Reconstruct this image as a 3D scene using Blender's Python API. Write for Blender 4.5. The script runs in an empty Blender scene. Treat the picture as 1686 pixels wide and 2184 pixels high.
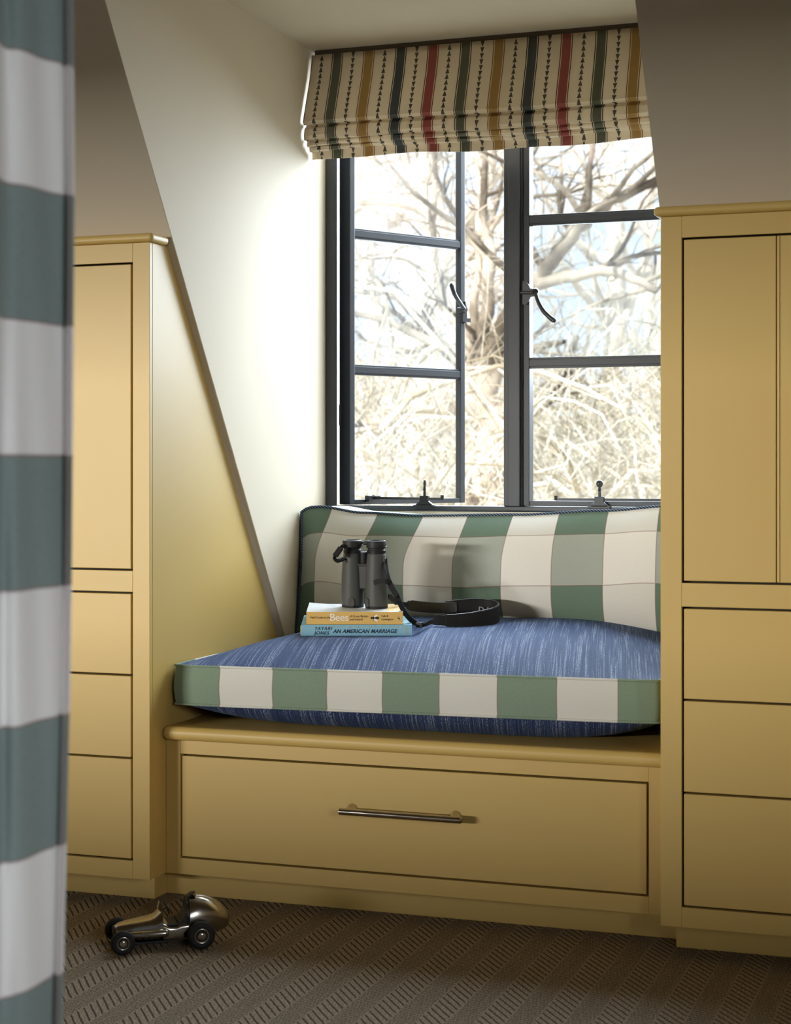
import bpy, bmesh, math, random
from mathutils import Vector, Matrix, Euler
random.seed(7)
sc = bpy.context.scene
C = sc.collection
PI = math.pi

# ------------------------------------------------------------------ camera
TH = math.atan(1311 / 3700.0)              # yaw, camera looks a little to its own left
CT, ST = math.cos(TH), math.sin(TH)
CAMZ = 0.8434
FPX, HOR, CXP = 3700.0, 1001.0, 843.0      # focal length in pixels, horizon row, centre column of 1686x2184
cam_d = bpy.data.cameras.new('camera')
cam = bpy.data.objects.new('camera', cam_d); C.objects.link(cam)
cam.location = (0, 0, CAMZ)
cam.rotation_euler = (PI / 2, 0, TH)
cam_d.sensor_fit = 'VERTICAL'
cam_d.sensor_height = 36.0
cam_d.lens = FPX * 36.0 / 2184.0
cam_d.shift_y = -(1092.0 - HOR) / 2184.0
cam_d.clip_start = 0.05; cam_d.clip_end = 300
cam_d.dof.use_dof = True
cam_d.dof.focus_distance = 3.62
cam_d.dof.aperture_fstop = 7.5
sc.camera = cam

# ------------------------------------------------------------------ view
sc.view_settings.view_transform = 'Standard'
sc.view_settings.look = 'None'
sc.view_settings.gamma = 1.0
sc.view_settings.use_curve_mapping = False
sc.view_settings.exposure = 0.13
sc.cycles.max_bounces = 7; sc.cycles.diffuse_bounces = 4; sc.cycles.glossy_bounces = 2; sc.cycles.transmission_bounces = 2
sc.cycles.adaptive_threshold = .02; sc.cycles.caustics_reflective = False; sc.cycles.caustics_refractive = False

# ------------------------------------------------------------------ node helpers
class N:
    """a scalar socket with arithmetic"""
    def __init__(s, nt, sock): s.nt, s.s = nt, sock
    def _m(s, op, *a, clamp=False):
        n = s.nt.nodes.new('ShaderNodeMath'); n.operation = op; n.use_clamp = clamp
        s.nt.links.new(s.s, n.inputs[0])
        for i, b in enumerate(a):
            if isinstance(b, N): s.nt.links.new(b.s, n.inputs[i + 1])
            else: n.inputs[i + 1].default_value = b
        return N(s.nt, n.outputs[0])
    def __add__(s, b): return s._m('ADD', b)
    def __sub__(s, b): return s._m('SUBTRACT', b)
    def __mul__(s, b): return s._m('MULTIPLY', b)
    def __truediv__(s, b): return s._m('DIVIDE', b)
    def fract(s): return s._m('FRACT')
    def floor(s): return s._m('FLOOR')
    def abs(s): return s._m('ABSOLUTE')
    def lt(s, b): return s._m('LESS_THAN', b)
    def gt(s, b): return s._m('GREATER_THAN', b)
    def mod(s, b): return s._m('FLOORED_MODULO', b)
    def mx(s, b): return s._m('MAXIMUM', b)
    def mn(s, b): return s._m('MINIMUM', b)
    def inv(s):
        n = s._m('MULTIPLY', -1.0); return n + 1.0
    def clamp(s): return s._m('ADD', 0.0, clamp=True)
    def smooth(s, a, b):
        n = s.nt.nodes.new('ShaderNodeMapRange'); n.interpolation_type = 'SMOOTHSTEP'
        s.nt.links.new(s.s, n.inputs[0]); n.inputs[1].default_value = a; n.inputs[2].default_value = b
        return N(s.nt, n.outputs[0])

class Mat:
    def __init__(m, name, color=(.8, .8, .8), rough=.5, spec=.5, metal=0., **kw):
        m.mat = bpy.data.materials.new(name); m.mat.use_nodes = True
        m.nt = m.mat.node_tree
        m.b = m.nt.nodes['Principled BSDF']
        m.set('Base Color', (*color, 1)); m.set('Roughness', rough); m.set('Specular IOR Level', spec); m.set('Metallic', metal)
        for k, v in kw.items(): m.set(k.replace('_', ' '), v)
    def set(m, k, v):
        if isinstance(v, N): m.nt.links.new(v.s, m.b.inputs[k])
        elif isinstance(v, bpy.types.NodeSocket): m.nt.links.new(v, m.b.inputs[k])
        else: m.b.inputs[k].default_value = v
    def coord(m, kind='UV', scale=None):
        t = m.nt.nodes.new('ShaderNodeTexCoord'); o = t.outputs[kind]
        if scale:
            mp = m.nt.nodes.new('ShaderNodeMapping'); m.nt.links.new(o, mp.inputs[0]); mp.inputs['Scale'].default_value = scale; o = mp.outputs[0]
        return o
    def geo(m):
        return m.nt.nodes.new('ShaderNodeNewGeometry').outputs['Position']
    def xyz(m, vec):
        n = m.nt.nodes.new('ShaderNodeSeparateXYZ'); m.nt.links.new(vec, n.inputs[0])
        return [N(m.nt, o) for o in n.outputs]
    def vscale(m, vec, s):
        mp = m.nt.nodes.new('ShaderNodeMapping'); m.nt.links.new(vec, mp.inputs[0]); mp.inputs['Scale'].default_value = s; return mp.outputs[0]
    def noise(m, vec, scale=5, detail=3, rough=.5, dist=0):
        n = m.nt.nodes.new('ShaderNodeTexNoise'); m.nt.links.new(vec, n.inputs['Vector'])
        n.inputs['Scale'].default_value = scale; n.inputs['Detail'].default_value = detail; n.inputs['Roughness'].default_value = rough; n.inputs['Distortion'].default_value = dist
        return N(m.nt, n.outputs['Fac'])
    def mix(m, f, a, b):
        n = m.nt.nodes.new('ShaderNodeMix'); n.data_type = 'RGBA'
        if isinstance(f, N): m.nt.links.new(f.s, n.inputs[0])
        else: n.inputs[0].default_value = f
        for i, v in ((6, a), (7, b)):
            if isinstance(v, bpy.types.NodeSocket): m.nt.links.new(v, n.inputs[i])
            else: n.inputs[i].default_value = (*v, 1)
        return n.outputs[2]
    def bump(m, h, strength=.3, dist=.002):
        n = m.nt.nodes.new('ShaderNodeBump'); m.nt.links.new(h.s, n.inputs['Height'])
        n.inputs['Strength'].default_value = strength; n.inputs['Distance'].default_value = dist
        m.set('Normal', n.outputs[0])

# ------------------------------------------------------------------ world: pale broken cloud
w = bpy.data.worlds.new('sky'); sc.world = w; w.use_nodes = True
nt = w.node_tree; bg = nt.nodes['Background']
tc = nt.nodes.new('ShaderNodeTexCoord'); mp = nt.nodes.new('ShaderNodeMapping'); mp.inputs['Scale'].default_value = (1, 1, 1.6)
nt.links.new(tc.outputs['Generated'], mp.inputs[0])
nz = nt.nodes.new('ShaderNodeTexNoise'); nz.inputs['Scale'].default_value = 9; nz.inputs['Detail'].default_value = 5
nt.links.new(mp.outputs[0], nz.inputs['Vector'])
cr = nt.nodes.new('ShaderNodeValToRGB'); cr.color_ramp.elements[0].position = .40; cr.color_ramp.elements[1].position = .60
cr.color_ramp.elements[0].color = (.70, .83, 1.0, 1); cr.color_ramp.elements[1].color = (1.0, 1.0, 1.0, 1)
nt.links.new(nz.outputs['Fac'], cr.inputs[0]); nt.links.new(cr.outputs[0], bg.inputs[0])
bg.inputs[1].default_value = 1.38

def light(name, kind, loc, energy, color, **kw):
    d = bpy.data.lights.new(name, kind); d.energy = energy; d.color = color
    o = bpy.data.objects.new(name, d); C.objects.link(o); o.location = loc
    for k, v in kw.items():
        if k == 'aim': o.rotation_euler = (Vector(v) - Vector(loc)).to_track_quat('-Z', 'Y').to_euler()
        else: setattr(d, k, v)
    return o
# sun behind the house, on the trees outside
light('sun', 'SUN', (0, 0, 20), 5.6, (1, .94, .85), angle=.01, aim=(6, 14, 8))
# daylight by the dormer window and by two unseen windows added for light
light('dormer_daylight', 'AREA', (-1.07, 4.75, 1.75), 162, (.74, .87, 1.0), shape='RECTANGLE', size=1.7, size_y=1.5, aim=(-1.07, 3.4, .75))
light('rear_window_daylight', 'AREA', (-6.75, -6.4, 1.3575), 2950, (1.0, .965, .90), shape='RECTANGLE', size=5.0, size_y=.485, aim=(-6.75, -3.4, 1.3575))
light('far_window_daylight', 'AREA', (3.4, -1.3, 1.7), 150, (.92, .955, 1.0), shape='RECTANGLE', size=1.6, size_y=1.2, aim=(-.9, 2.0, 1.35))

# ------------------------------------------------------------------ mesh helpers
ORG = {}
def thing(name, loc, label, cat, rot=None, group=None, kind=None):
    o = bpy.data.objects.new(name, None); C.objects.link(o); o.location = loc; o.empty_display_size = .05
    if rot is not None: o.rotation_euler = rot; ORG[o.name] = Vector((0, 0, 0))
    else: ORG[o.name] = Vector(loc)
    if label: o['label'] = label
    if cat: o['category'] = cat
    if group: o['group'] = group
    if kind: o['kind'] = kind
    return o
def mk(name, geo, mat, parent=None, smooth=False, uv=None, bevel=0, seg=2, label=None, cat=None, kind=None, group=None, sub=0, auto=None):
    v, f = geo
    org = ORG[parent.name] if parent else Vector((0, 0, 0))
    me = bpy.data.meshes.new(name)
    me.from_pydata([Vector(p) - org for p in v], [], f)
    me.materials.append(mat.mat if isinstance(mat, Mat) else mat)
    if uv is not None:
        l = me.uv_layers.new(name='UVMap')
        for lp in me.loops: l.data[lp.index].uv = uv[lp.vertex_index]
    bm = bmesh.new(); bm.from_mesh(me); bmesh.ops.recalc_face_normals(bm, faces=bm.faces[:]); bm.to_mesh(me); bm.free()
    if smooth: me.shade_smooth()
    if auto is not None: me.shade_smooth(); me.set_sharp_from_angle(angle=auto)
    me.update()
    o = bpy.data.objects.new(name, me); C.objects.link(o)
    if parent: o.parent = parent
    ORG[o.name] = org
    if bevel:
        b = o.modifiers.new('bevel', 'BEVEL'); b.width = bevel; b.segments = seg; b.limit_method = 'ANGLE'; b.angle_limit = .6
    if sub:
        b = o.modifiers.new('sub', 'SUBSURF'); b.levels = sub; b.render_levels = sub
    if label: o['label'] = label
    if cat: o['category'] = cat
    if kind: o['kind'] = kind
    if group: o['group'] = group
    return o
def box(x0, x1, y0, y1, z0, z1):
    v = [(x, y, z) for x in (x0, x1) for y in (y0, y1) for z in (z0, z1)]
    return v, [(0, 1, 3, 2), (4, 6, 7, 5), (0, 4, 5, 1), (2, 3, 7, 6), (0, 2, 6, 4), (1, 5, 7, 3)]
def join(*gs):
    v, f = [], []
    for a, b in gs:
        n = len(v); v += list(a); f += [tuple(i + n for i in q) for q in b]
    return v, f
def xf(geo, fn): return [tuple(fn(Vector(p))) for p in geo[0]], geo[1]
def tube(path, r, n=8, caps=True):
    P = [Vector(p) for p in path]; m = len(P)
    R = r if isinstance(r, (list, tuple)) else [r] * m
    v, f = [], []
    up = None
    for i in range(m):
        t = (P[min(i + 1, m - 1)] - P[max(i - 1, 0)]).normalized()
        if up is None: up = t.orthogonal().normalized()
        else:
            up = up - t * up.dot(t)
            up = up.normalized() if up.length > 1e-6 else t.orthogonal().normalized()
        bb = t.cross(up)
        for k in range(n):
            a = 2 * PI * k / n; v.append(tuple(P[i] + (up * math.cos(a) + bb * math.sin(a)) * R[i]))
    for i in range(m - 1):
        for k in range(n):
            f.append((i * n + k, i * n + (k + 1) % n, (i + 1) * n + (k + 1) % n, (i + 1) * n + k))
    if caps: f.append(tuple(range(n))[::-1]); f.append(tuple(range((m - 1) * n, m * n)))
    return v, f
def lathe(prof, n=32, c=(0, 0, 0)):
    """profile of (radius, z) about a vertical axis"""
    v, f = [], []
    for r, z in prof:
        for k in range(n):
            a = 2 * PI * k / n; v.append((c[0] + r * math.cos(a), c[1] + r * math.sin(a), c[2] + z))
    for i in range(len(prof) - 1):
        for k in range(n):
            f.append((i * n + k, i * n + (k + 1) % n, (i + 1) * n + (k + 1) % n, (i + 1) * n + k))
    f.append(tuple(range(n))[::-1]); f.append(tuple(range((len(prof) - 1) * n, len(prof) * n)))
    return v, f
def prism(poly, axis, a, b):
    """extrude a 2-D polygon along axis 0/1/2 from a to b"""
    n = len(poly)
    def p(q, t):
        q = list(q); q.insert(axis, t); return tuple(q)
    v = [p(q, a) for q in poly] + [p(q, b) for q in poly]
    f = [tuple(range(n))[::-1], tuple(range(n, 2 * n))] + [(i, (i + 1) % n, n + (i + 1) % n, n + i) for i in range(n)]
    return v, f
def grid(nu, nv, fn):
    v = [fn(i / nu, j / nv) for j in range(nv + 1) for i in range(nu + 1)]
    f = [(j * (nu + 1) + i, j * (nu + 1) + i + 1, (j + 1) * (nu + 1) + i + 1, (j + 1) * (nu + 1) + i) for j in range(nv) for i in range(nu)]
    return v, f
def ribbon(path, ups, w, t):
    """flat strap along a path; ups = width direction per point, w = widths"""
    P = [Vector(p) for p in path]; m = len(P); v, f = [], []
    for i in range(m):
        tg = (P[min(i + 1, m - 1)] - P[max(i - 1, 0)]).normalized()
        u = Vector(ups[i]); u = (u - tg * u.dot(tg)).normalized(); nrm = tg.cross(u)
        ww = (w[i] if isinstance(w, (list, tuple)) else w) / 2
        for a, b in ((-1, -1), (1, -1), (1, 1), (-1, 1)): v.append(tuple(P[i] + u * ww * a + nrm * (t / 2) * b))
    for i in range(m - 1):
        for k in range(4): f.append((i * 4 + k, i * 4 + (k + 1) % 4, i * 4 + 4 + (k + 1) % 4, i * 4 + 4 + k))
    f.append((0, 1, 2, 3)); f.append(tuple(range((m - 1) * 4, m * 4)))
    return v, f
def spline(pts, n):
    """Catmull-Rom through 3-D points"""
    P = [Vector(p) for p in pts]; out = []
    for i in range(len(P) - 1):
        a, b, c, d = P[max(i - 1, 0)], P[i], P[i + 1], P[min(i + 2, len(P) - 1)]
        for k in range(n):
            t = k / n
            out.append(.5 * ((2 * b) + (c - a) * t + (2 * a - 5 * b + 4 * c - d) * t * t + (3 * b - a - 3 * c + d) * t ** 3))
    return out + [P[-1]]
def ray(px, py, depth):
    """point seen at a pixel of the photograph, at a depth along the view axis"""
    r = (px - CXP) / FPX * depth
    return Vector((r * CT - depth * ST, r * ST + depth * CT, CAMZ + (HOR - py) / FPX * depth))
def rd(r, d, z): return Vector((r * CT - d * ST, r * ST + d * CT, z))
def smooth01(t): t = max(0, min(1, t)); return t * t * (3 - 2 * t)

# ------------------------------------------------------------------ materials
def m_paint():
    m = Mat('mustard_eggshell_paint', (.60, .425, .150), .38, .5)
    p = m.geo(); n = m.noise(p, 3, 2); s = m.noise(m.vscale(p, (120, 120, 8)), 3, 2)
    m.set('Base Color', m.mix(n, (.60, .41, .120), (.63, .435, .135)))
    m.set('Roughness', s * .08 + .42); m.bump(s, .06, .0006)
    return m
PAINT = m_paint()
def m_wall():
    m = Mat('warm_stone_wall_paint', (.70, .635, .50), .7, .25)
    n = m.noise(m.geo(), 2.2, 3); m.set('Base Color', m.mix(n, (.655, .575, .44), (.68, .60, .46)))
    m.bump(m.noise(m.geo(), 160, 2), .05, .0008); return m
WALL = m_wall()
WHITE = Mat('white_sill_paint', (.80, .80, .78), .5)
def m_steel():
    m = Mat('charcoal_window_paint', (.036, .039, .045), .42, .45)
    m.bump(m.noise(m.geo(), 140, 3), .12, .001); return m
STEEL = m_steel()
IRON = Mat('black_iron', (.018, .018, .02), .35, .5)
CHROME = Mat('polished_nickel', (.62, .58, .54), .12, .5, 1.0)
def m_glass():
    m = bpy.data.materials.new('window_glass'); m.use_nodes = True; nt = m.node_tree
    for n in list(nt.nodes): nt.nodes.remove(n)
    o = nt.nodes.new('ShaderNodeOutputMaterial'); a = nt.nodes.new('ShaderNodeBsdfTransparent'); g = nt.nodes.new('ShaderNodeBsdfGlossy'); x = nt.nodes.new('ShaderNodeMixShader')
    a.inputs[0].default_value = (.97, .985, .99, 1); g.inputs['Roughness'].default_value = .03; x.inputs[0].default_value = .05
    nt.links.new(a.outputs[0], x.inputs[1]); nt.links.new(g.outputs[0], x.inputs[2]); nt.links.new(x.outputs[0], o.inputs[0]); return m
GLASS = m_glass()

def m_carpet():
    m = Mat('herringbone_wool_carpet', (.2, .16, .11), .9, .1)
    x, y, z = m.xyz(m.geo())
    P = .0855
    u = ((x + .0022) / P)
    fu = u.fract()
    slit_band = fu.lt(.55)                               # broad ribs, deep slits
    wob = (m.noise(m.geo(), 60, 2) - .5) * .004
    ys = ((y + wob + x * 1.30) / .0197).fract()
    slit = ((ys - .5).abs()).lt(.125)
    edge = fu.gt(.03) * fu.lt(.52)
    slitm = slit * edge
    yr = ((y + wob - x * 1.0) / .0108).fract()
    row = ((yr - .5).abs()).smooth(.10, .26).inv()
    fine = m.noise(m.geo(), 330, 2, .6).smooth(.30, .70)
    kn = (((x * .6 + y) / .0075).fract() - .5).abs()
    dark = slitm * slit_band + (row * slit_band.inv()) * (kn.smooth(.05, .30) * .55 + .42)
    base = m.mix(fine, (.155, .112, .074), (.54, .445, .33))
    m.set('Base Color', m.mix(dark.clamp() * .86, base, (.030, .021, .013)))
    h = dark.clamp().inv() + fine * .5
    m.bump(h, .8, .004); return m
CARPET = m_carpet()

def check_fabric(name, white, green, ka=.62, kb=.16, dark_row=None, red=(.20, .07, .06)):
    """woven gingham: uv in units of one check; even columns and rows are white"""
    m = Mat(name, white, .85, .15, Sheen_Weight=.25, Sheen_Roughness=.4)
    uvv = m.coord('UV'); u, v, _ = m.xyz(uvv)
    col = u.mod(2.0).gt(1.0)
    row = v.mod(2.0).gt(1.0) if dark_row is None else None
    wv = m.vscale(uvv, (60, 7, 1)); wh = m.vscale(uvv, (7, 60, 1))
    ta = m.noise(wv, 3, 2, .6); tb = m.noise(wh, 3, 2, .6)
    tex = (ta + tb) * .5
    if row is None: f = col * .78 + .14
    else: f = col * ka + row * kb + col * row * (1 - ka - kb)
    f = (f + (tex - .5) * .42 * (col * .7 + .3)).clamp()
    c = m.mix(f, white, green)
    c = m.mix((tex - .5).abs() * .55, c, tuple(.45 * q for q in green))
    du = ((u + .5).fract() - .5).abs(); ln = du.lt(.010)
    if row is not None:
        dv = ((v + .5).fract() - .5).abs(); ln = ln.mx(dv.lt(.010))
    m.set('Base Color', m.mix(ln * .5, c, red))
    wx = (((u * 75).fract() - .5).abs() + ((v * 75).fract() - .5).abs()) * .5
    m.bump(wx + tex, .25, .0006)
    return m
CUSH_CHECK = check_fabric('green_check_linen', (.80, .77, .72), (.135, .200, .150))
BOX_CHECK = check_fabric('green_check_linen_band', (.74, .715, .655), (.165, .245, .165), dark_row=1)
CURT_CHECK = check_fabric('blue_green_check_linen', (.78, .77, .76), (.110, .178, .165), ka=.86, kb=.08)

def m_blue():
    m = Mat('indigo_slub_weave', (.05, .09, .2), .8, .25, Sheen_Weight=.14, Sheen_Roughness=.28)
    m.set('Sheen Tint', (.30, .52, 1.0, 1))
    uvv = m.coord('UV'); u, v, _ = m.xyz(uvv)              # metres, stripes lean a little
    st = m.noise(m.vscale(uvv, (400, 3, 1)), 1, 3, .8)
    dash = m.noise(m.vscale(uvv, (650, 240, 1)), 1, 1)
    yarn = ((u / .0021).fract() - .5).abs()
    big = m.noise(m.vscale(uvv, (70, 2.5, 1)), 1, 2)
    lt = (st + (big - .5) * .4).smooth(.50, .64) * dash.smooth(.42, .55)
    c = m.mix((st * .6 + dash * .5).smooth(.3, .75), (.010, .015, .042), (.045, .078, .200))
    m.set('Base Color', m.mix(lt * .66, c, (.44, .50, .62)))
    m.bump(yarn.inv() + dash * .8 + st * .4, .55, .0012); return m
BLUE = m_blue()
def m_cord():
    m = Mat('navy_cord_piping', (.03, .05, .1), .8, .2)
    p = m.geo(); x, y, z = m.xyz(p)
    tw = (((x * .8 + z * 1.0 + y * .6) / .0062).fract() - .5).abs()
    m.set('Base Color', m.mix(tw.smooth(.30, .48), (.020, .035, .070), (.30, .36, .42))); m.bump(tw.inv(), .6, .001); return m
CORD = m_cord()
GREENPIPE = Mat('green_linen_piping', (.27, .36, .27), .85, .15)

def m_blind():
    m = Mat('striped_arrow_linen', (.6, .5, .36), .85, .15)
    uvv = m.coord('UV'); u, v, _ = m.xyz(uvv)               # u: 1 per stripe repeat, v: metres
    tex = m.noise(m.vscale(uvv, (40, 500, 1)), 1, 2) ; tx2 = m.noise(m.vscale(uvv, (6, 900, 1)), 2, 2)
    base = m.mix((tex + tx2) * .5, (.63, .53, .39), (.80, .70, .54))
    k = u.floor().mod(4.0)
    fu = u.fract()
    def ramp(cols):
        n = m.nt.nodes.new('ShaderNodeValToRGB'); r = n.color_ramp; r.interpolation = 'CONSTANT'
        while len(r.elements) < 4: r.elements.new(.5)
        for i, c in enumerate(cols): r.elements[i].position = i / 4; r.elements[i].color = (*c, 1)
        m.nt.links.new((k / 4.0 + .05).s, n.inputs[0]); return n.outputs[0]
    band = ramp([(.100, .112, .080), (.390, .240, .075), (.045, .062, .075), (.320, .072, .066)])
    lines = ramp([(.045, .045, .035), (.260, .130, .045), (.022, .026, .034), (.190, .045, .040)])
    dc = (fu - .70).abs()
    inb = dc.lt(.128); inl = ((dc - .163).abs()).lt(.013)
    # stacked arrowheads, pointing up in even repeats and down in odd ones
    hv = (v / .0150).fract(); odd = u.floor().mod(2.0)
    half = (hv * odd) + (hv.inv() * odd.inv())
    tri = (fu - .20).abs().lt(half * .062)
    col = m.mix(inl, base, lines); col = m.mix(inb * .92, col, band); col = m.mix(tri * .9, col, (.050, .043, .036))
    m.set('Base Color', col); m.bump(tex + tx2, .25, .0008)
    tr = m.nt.nodes.new('ShaderNodeBsdfTranslucent'); m.nt.links.new(col, tr.inputs[0])
    mx_ = m.nt.nodes.new('ShaderNodeMixShader'); mx_.inputs[0].default_value = .17
    m.nt.links.new(m.b.outputs[0], mx_.inputs[1]); m.nt.links.new(tr.outputs[0], mx_.inputs[2])
    m.nt.links.new(mx_.outputs[0], m.nt.nodes['Material Output'].inputs[0]); return m
BLIND = m_blind()

RUBBER = Mat('black_rubber', (.012, .012, .013), .55, .4)
def m_armor():
    m = Mat('dark_grey_rubber_armour', (.058, .060, .056), .55, .4); m.bump(m.noise(m.geo(), 900, 2), .2, .0004); return m
ARMOUR = m_armor()
def m_web():
    m = Mat('black_webbing', (.010, .010, .011), .7, .3); m.bump(m.noise(m.geo(), 700, 2), .4, .0005); return m
WEB = m_web()
LEATHER = Mat('black_leatherette', (.014, .014, .014), .28, .5)
def m_alu():
    m = Mat('polished_aluminium', (.40, .37, .33), .2, .5, 1.0)
    n = m.noise(m.coord('Object'), 30, 4); m.set('Roughness', n * .16 + .12); return m
ALU = m_alu()
TYRE = Mat('toy_tyre_rubber', (.011, .011, .011), .6, .3)
BLACKSEAT = Mat('black_seat', (.01, .01, .01), .5, .4)
PAGES = Mat('cream_pages', (.72, .66, .54), .9, .1)
OCHRE = Mat('ochre_spine', (.72, .46, .14), .4, .4)
COVERW = Mat('pale_bees_cover', (.75, .74, .73), .35, .5)
SKYB = Mat('sky_blue_jacket', (.24, .47, .60), .35, .5)
INK = Mat('black_ink', (.02, .018, .02), .6)
NAVYINK = Mat('navy_ink', (.010, .025, .06), .6)
WHITEINK = Mat('white_ink', (.86, .84, .80), .6)
GOLD = Mat('gold_ink', (.66, .52, .20), .5)
GREYINK = Mat('grey_ink', (.33, .32, .32), .6)

# ------------------------------------------------------------------ the room
XL, XR = -1.5664, -.5738         # inner sides of the two cabinets
XC, XCR = -1.5524, -.5875        # dormer cheeks
YF = 3.0                         # cabinet fronts
YW = 3.875                       # window plane
ZC = 1.829                       # dormer ceiling
SL = -1.4812                     # slope of the roof
def ys(z): return 3.0657 + (z - 1.3012) / SL     # roof plane: y at height z
RX0, RX1, RY0, ZT = -6.2, 1.6, -3.4, 2.3
T = .06
WALL2 = Mat('ochre_room_paint', (.46, .35, .18), .8, .2)
mk('floor', box(RX0, RX1, RY0, 4.0, -.05, 0), CARPET, kind='structure', label='brown herringbone weave wool carpet', cat='floor')
mk('ceiling', box(RX0, RX1, RY0, ys(ZT) + .02, ZT, ZT + T), WALL2, kind='structure')
def slope(x0, x1, z0, z1):
    return prism([(ys(z0), z0), (ys(z1), z1), (ys(z1) + .08, z1), (ys(z0) + .08, z0)], 0, x0, x1)
mk('ceiling_slope_left', slope(RX0, XC - .0005, 0, ZT), WALL, kind='structure')
mk('ceiling_slope_right', slope(XCR + .0005, RX1, 0, ZT), WALL, kind='structure')
mk('ceiling_slope_top', slope(XC - .0005, XCR + .0005, ZC, ZT), WALL, kind='structure')
mk('ceiling_dormer', box(XC - .05, XCR + .05, ys(ZC) + .002, YW + .1, ZC, ZC + T), WALL, kind='structure')
def cheek(x0, x1):
    return prism([(ys(ZC) + .001, ZC), (ys(.1) + .001, .1), (YW + .1, .1), (YW + .1, ZC)], 0, x0, x1)
mk('wall_dormer_left', cheek(XC - T, XC), WALL, kind='structure')
mk('wall_dormer_right', cheek(XCR, XCR + T), WALL, kind='structure')
mk('wall_dormer_back', box(XC + .0005, XCR - .0005, YW - .002, YW + .1, .1, .7445), WALL, kind='structure')
# thin batten that closes the joint between cabinet side and roof slope
def batten():
    q = [(XL - .004, 1.279, -.002), (XC - .0006, 1.30, .001), (XC - .0006, .40, .001), (XL - .004, .40, -.014)]
    v = [(x, ys(z) + d - .002, z) for x, z, d in q] + [(x, ys(z) + d + .03, z) for x, z, d in q]
    return v, [(0, 1, 2, 3), (7, 6, 5, 4), (0, 4, 5, 1), (1, 5, 6, 2), (2, 6, 7, 3), (3, 7, 4, 0)]
mk('trim_1', batten(), WALL, kind='structure')
# remaining walls, with two unseen window openings shaped to grade the room light
WX0, WX1, WZ0, WZ1 = -6.0, -3.8, 1.06, 1.29  # unseen slot; sill and header set to dim the cupboards' top and foot
mk('wall_left', box(RX0 - T, RX0, RY0, 4.0, 0, ZT), WALL2, kind='structure')
VY0, VY1, VZ0, VZ1 = -1.6, .25, .85, 1.6  # unseen opening added to light the curtain, trimmed to spare the slopes
mk('wall_right', join(box(RX1, RX1 + T, RY0, VY0, 0, ZT), box(RX1, RX1 + T, VY1, 4.0, 0, ZT), box(RX1, RX1 + T, VY0, VY1, 0, VZ0), box(RX1, RX1 + T, VY0, VY1, VZ1, ZT)), WALL2, kind='structure')
w3_ = thing('unseen_window_right', (RX1 + .03, (VY0 + VY1) / 2, VZ0), None, None, kind='structure')
mk('frame', join(box(RX1 + .01, RX1 + .05, VY0, VY0 + .04, VZ0, VZ1), box(RX1 + .01, RX1 + .05, VY1 - .04, VY1, VZ0, VZ1), box(RX1 + .01, RX1 + .05, VY0, VY1, VZ0, VZ0 + .04), box(RX1 + .01, RX1 + .05, VY0, VY1, VZ1 - .04, VZ1)), STEEL, w3_)
mk('wall_rear', join(box(RX0, WX0, RY0 - T, RY0, 0, ZT), box(WX1, RX1, RY0 - T, RY0, 0, ZT), box(WX0, WX1, RY0 - T, RY0, 0, WZ0), box(WX0, WX1, RY0 - T, RY0, WZ1, ZT)), WALL2, kind='structure')
w2 = thing('unseen_window_rear', ((WX0 + WX1) / 2, RY0 - .03, WZ0), None, None, kind='structure')
mk('frame', join(box(WX0, WX0 + .03, RY0 - .05, RY0 - .01, WZ0, WZ1), box(WX1 - .03, WX1, RY0 - .05, RY0 - .01, WZ0, WZ1), box(WX0, WX1, RY0 - .05, RY0 - .01, WZ0, WZ0 + .02), box(WX0, WX1, RY0 - .05, RY0 - .01, WZ1 - .02, WZ1)), STEEL, w2)

# ------------------------------------------------------------------ dormer window
w1 = thing('window_1', (-1.07, YW, .7445), None, None, kind='structure')
ZB, ZTOP = .7445, ZC - .012
D0, D1 = YW, YW + .05
MX0, MX1 = -1.1089, -1.0639
XA, XB = XC + .0005, XCR - .0005
mk('frame', join(box(XA, -1.5258, D0, D0 + .012, ZB, ZTOP), box(XA, -1.542, D0 + .012, D1, ZB, ZTOP), box(XB - .0266, XB, D0, D1, ZB, ZTOP)), STEEL, w1, bevel=.002)
mk('sill_rail', join(box(XA + .026, XB - .026, D0 + .001, D1, ZB + .0005, .7575), box(XA + .026, XB - .026, D0 - .004, D0 + .008, ZB + .001, .7485)), STEEL, w1, bevel=.0015)
mk('head_rail', box(XA + .026, XB - .026, D0 + .001, D1, ZTOP - .03, ZTOP - .001), STEEL, w1, bevel=.0015)
mk('mullion', join(box(MX0, MX0 + .013, D0 + .006, D1, .7577, ZTOP - .031), box(MX0 + .013, MX1 - .004, D0 - .004, D1, .7577, ZTOP - .031), box(MX1 - .004, MX1, D0 + .004, D1, .7577, ZTOP - .031)), STEEL, w1, bevel=.0015)
def casement(W, barZ, ztop, zbot, tf, thick):
    """local x along the leaf from the hinge, y outwards, z up"""
    s = .0155
    c = mk('casement', xf(join(box(0, s, 0, thick, zbot, ztop), box(W - s, W, 0, .020, zbot, ztop), box(s, W - s, .001, .019, zbot, zbot + s * .8), box(s, W - s, .001, .019, ztop - s, ztop)), tf), STEEL, w1, bevel=.0015)
    zs = [zbot + s * .8] + [z for b in barZ for z in (b - .0125, b + .0125)] + [ztop - s]
    for b in barZ:
        mk('glazing_bar', xf(join(box(s - .001, W - s + .001,   .004, .018, b - .0125, b + .0125), box(s - .001, W - s + .001, .001, .004, b - .008, b + .008)), tf), STEEL, c, bevel=.001)
    for i in range(3):
        mk('pane', xf(box(s - .002, W - s + .002,   .009, .013, zs[2 * i] - .002, zs[2 * i + 1] + .002), tf), GLASS, c)
    return c
PHI = math.radians(59)
HX, HY = -1.4955, YW + .018
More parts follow.
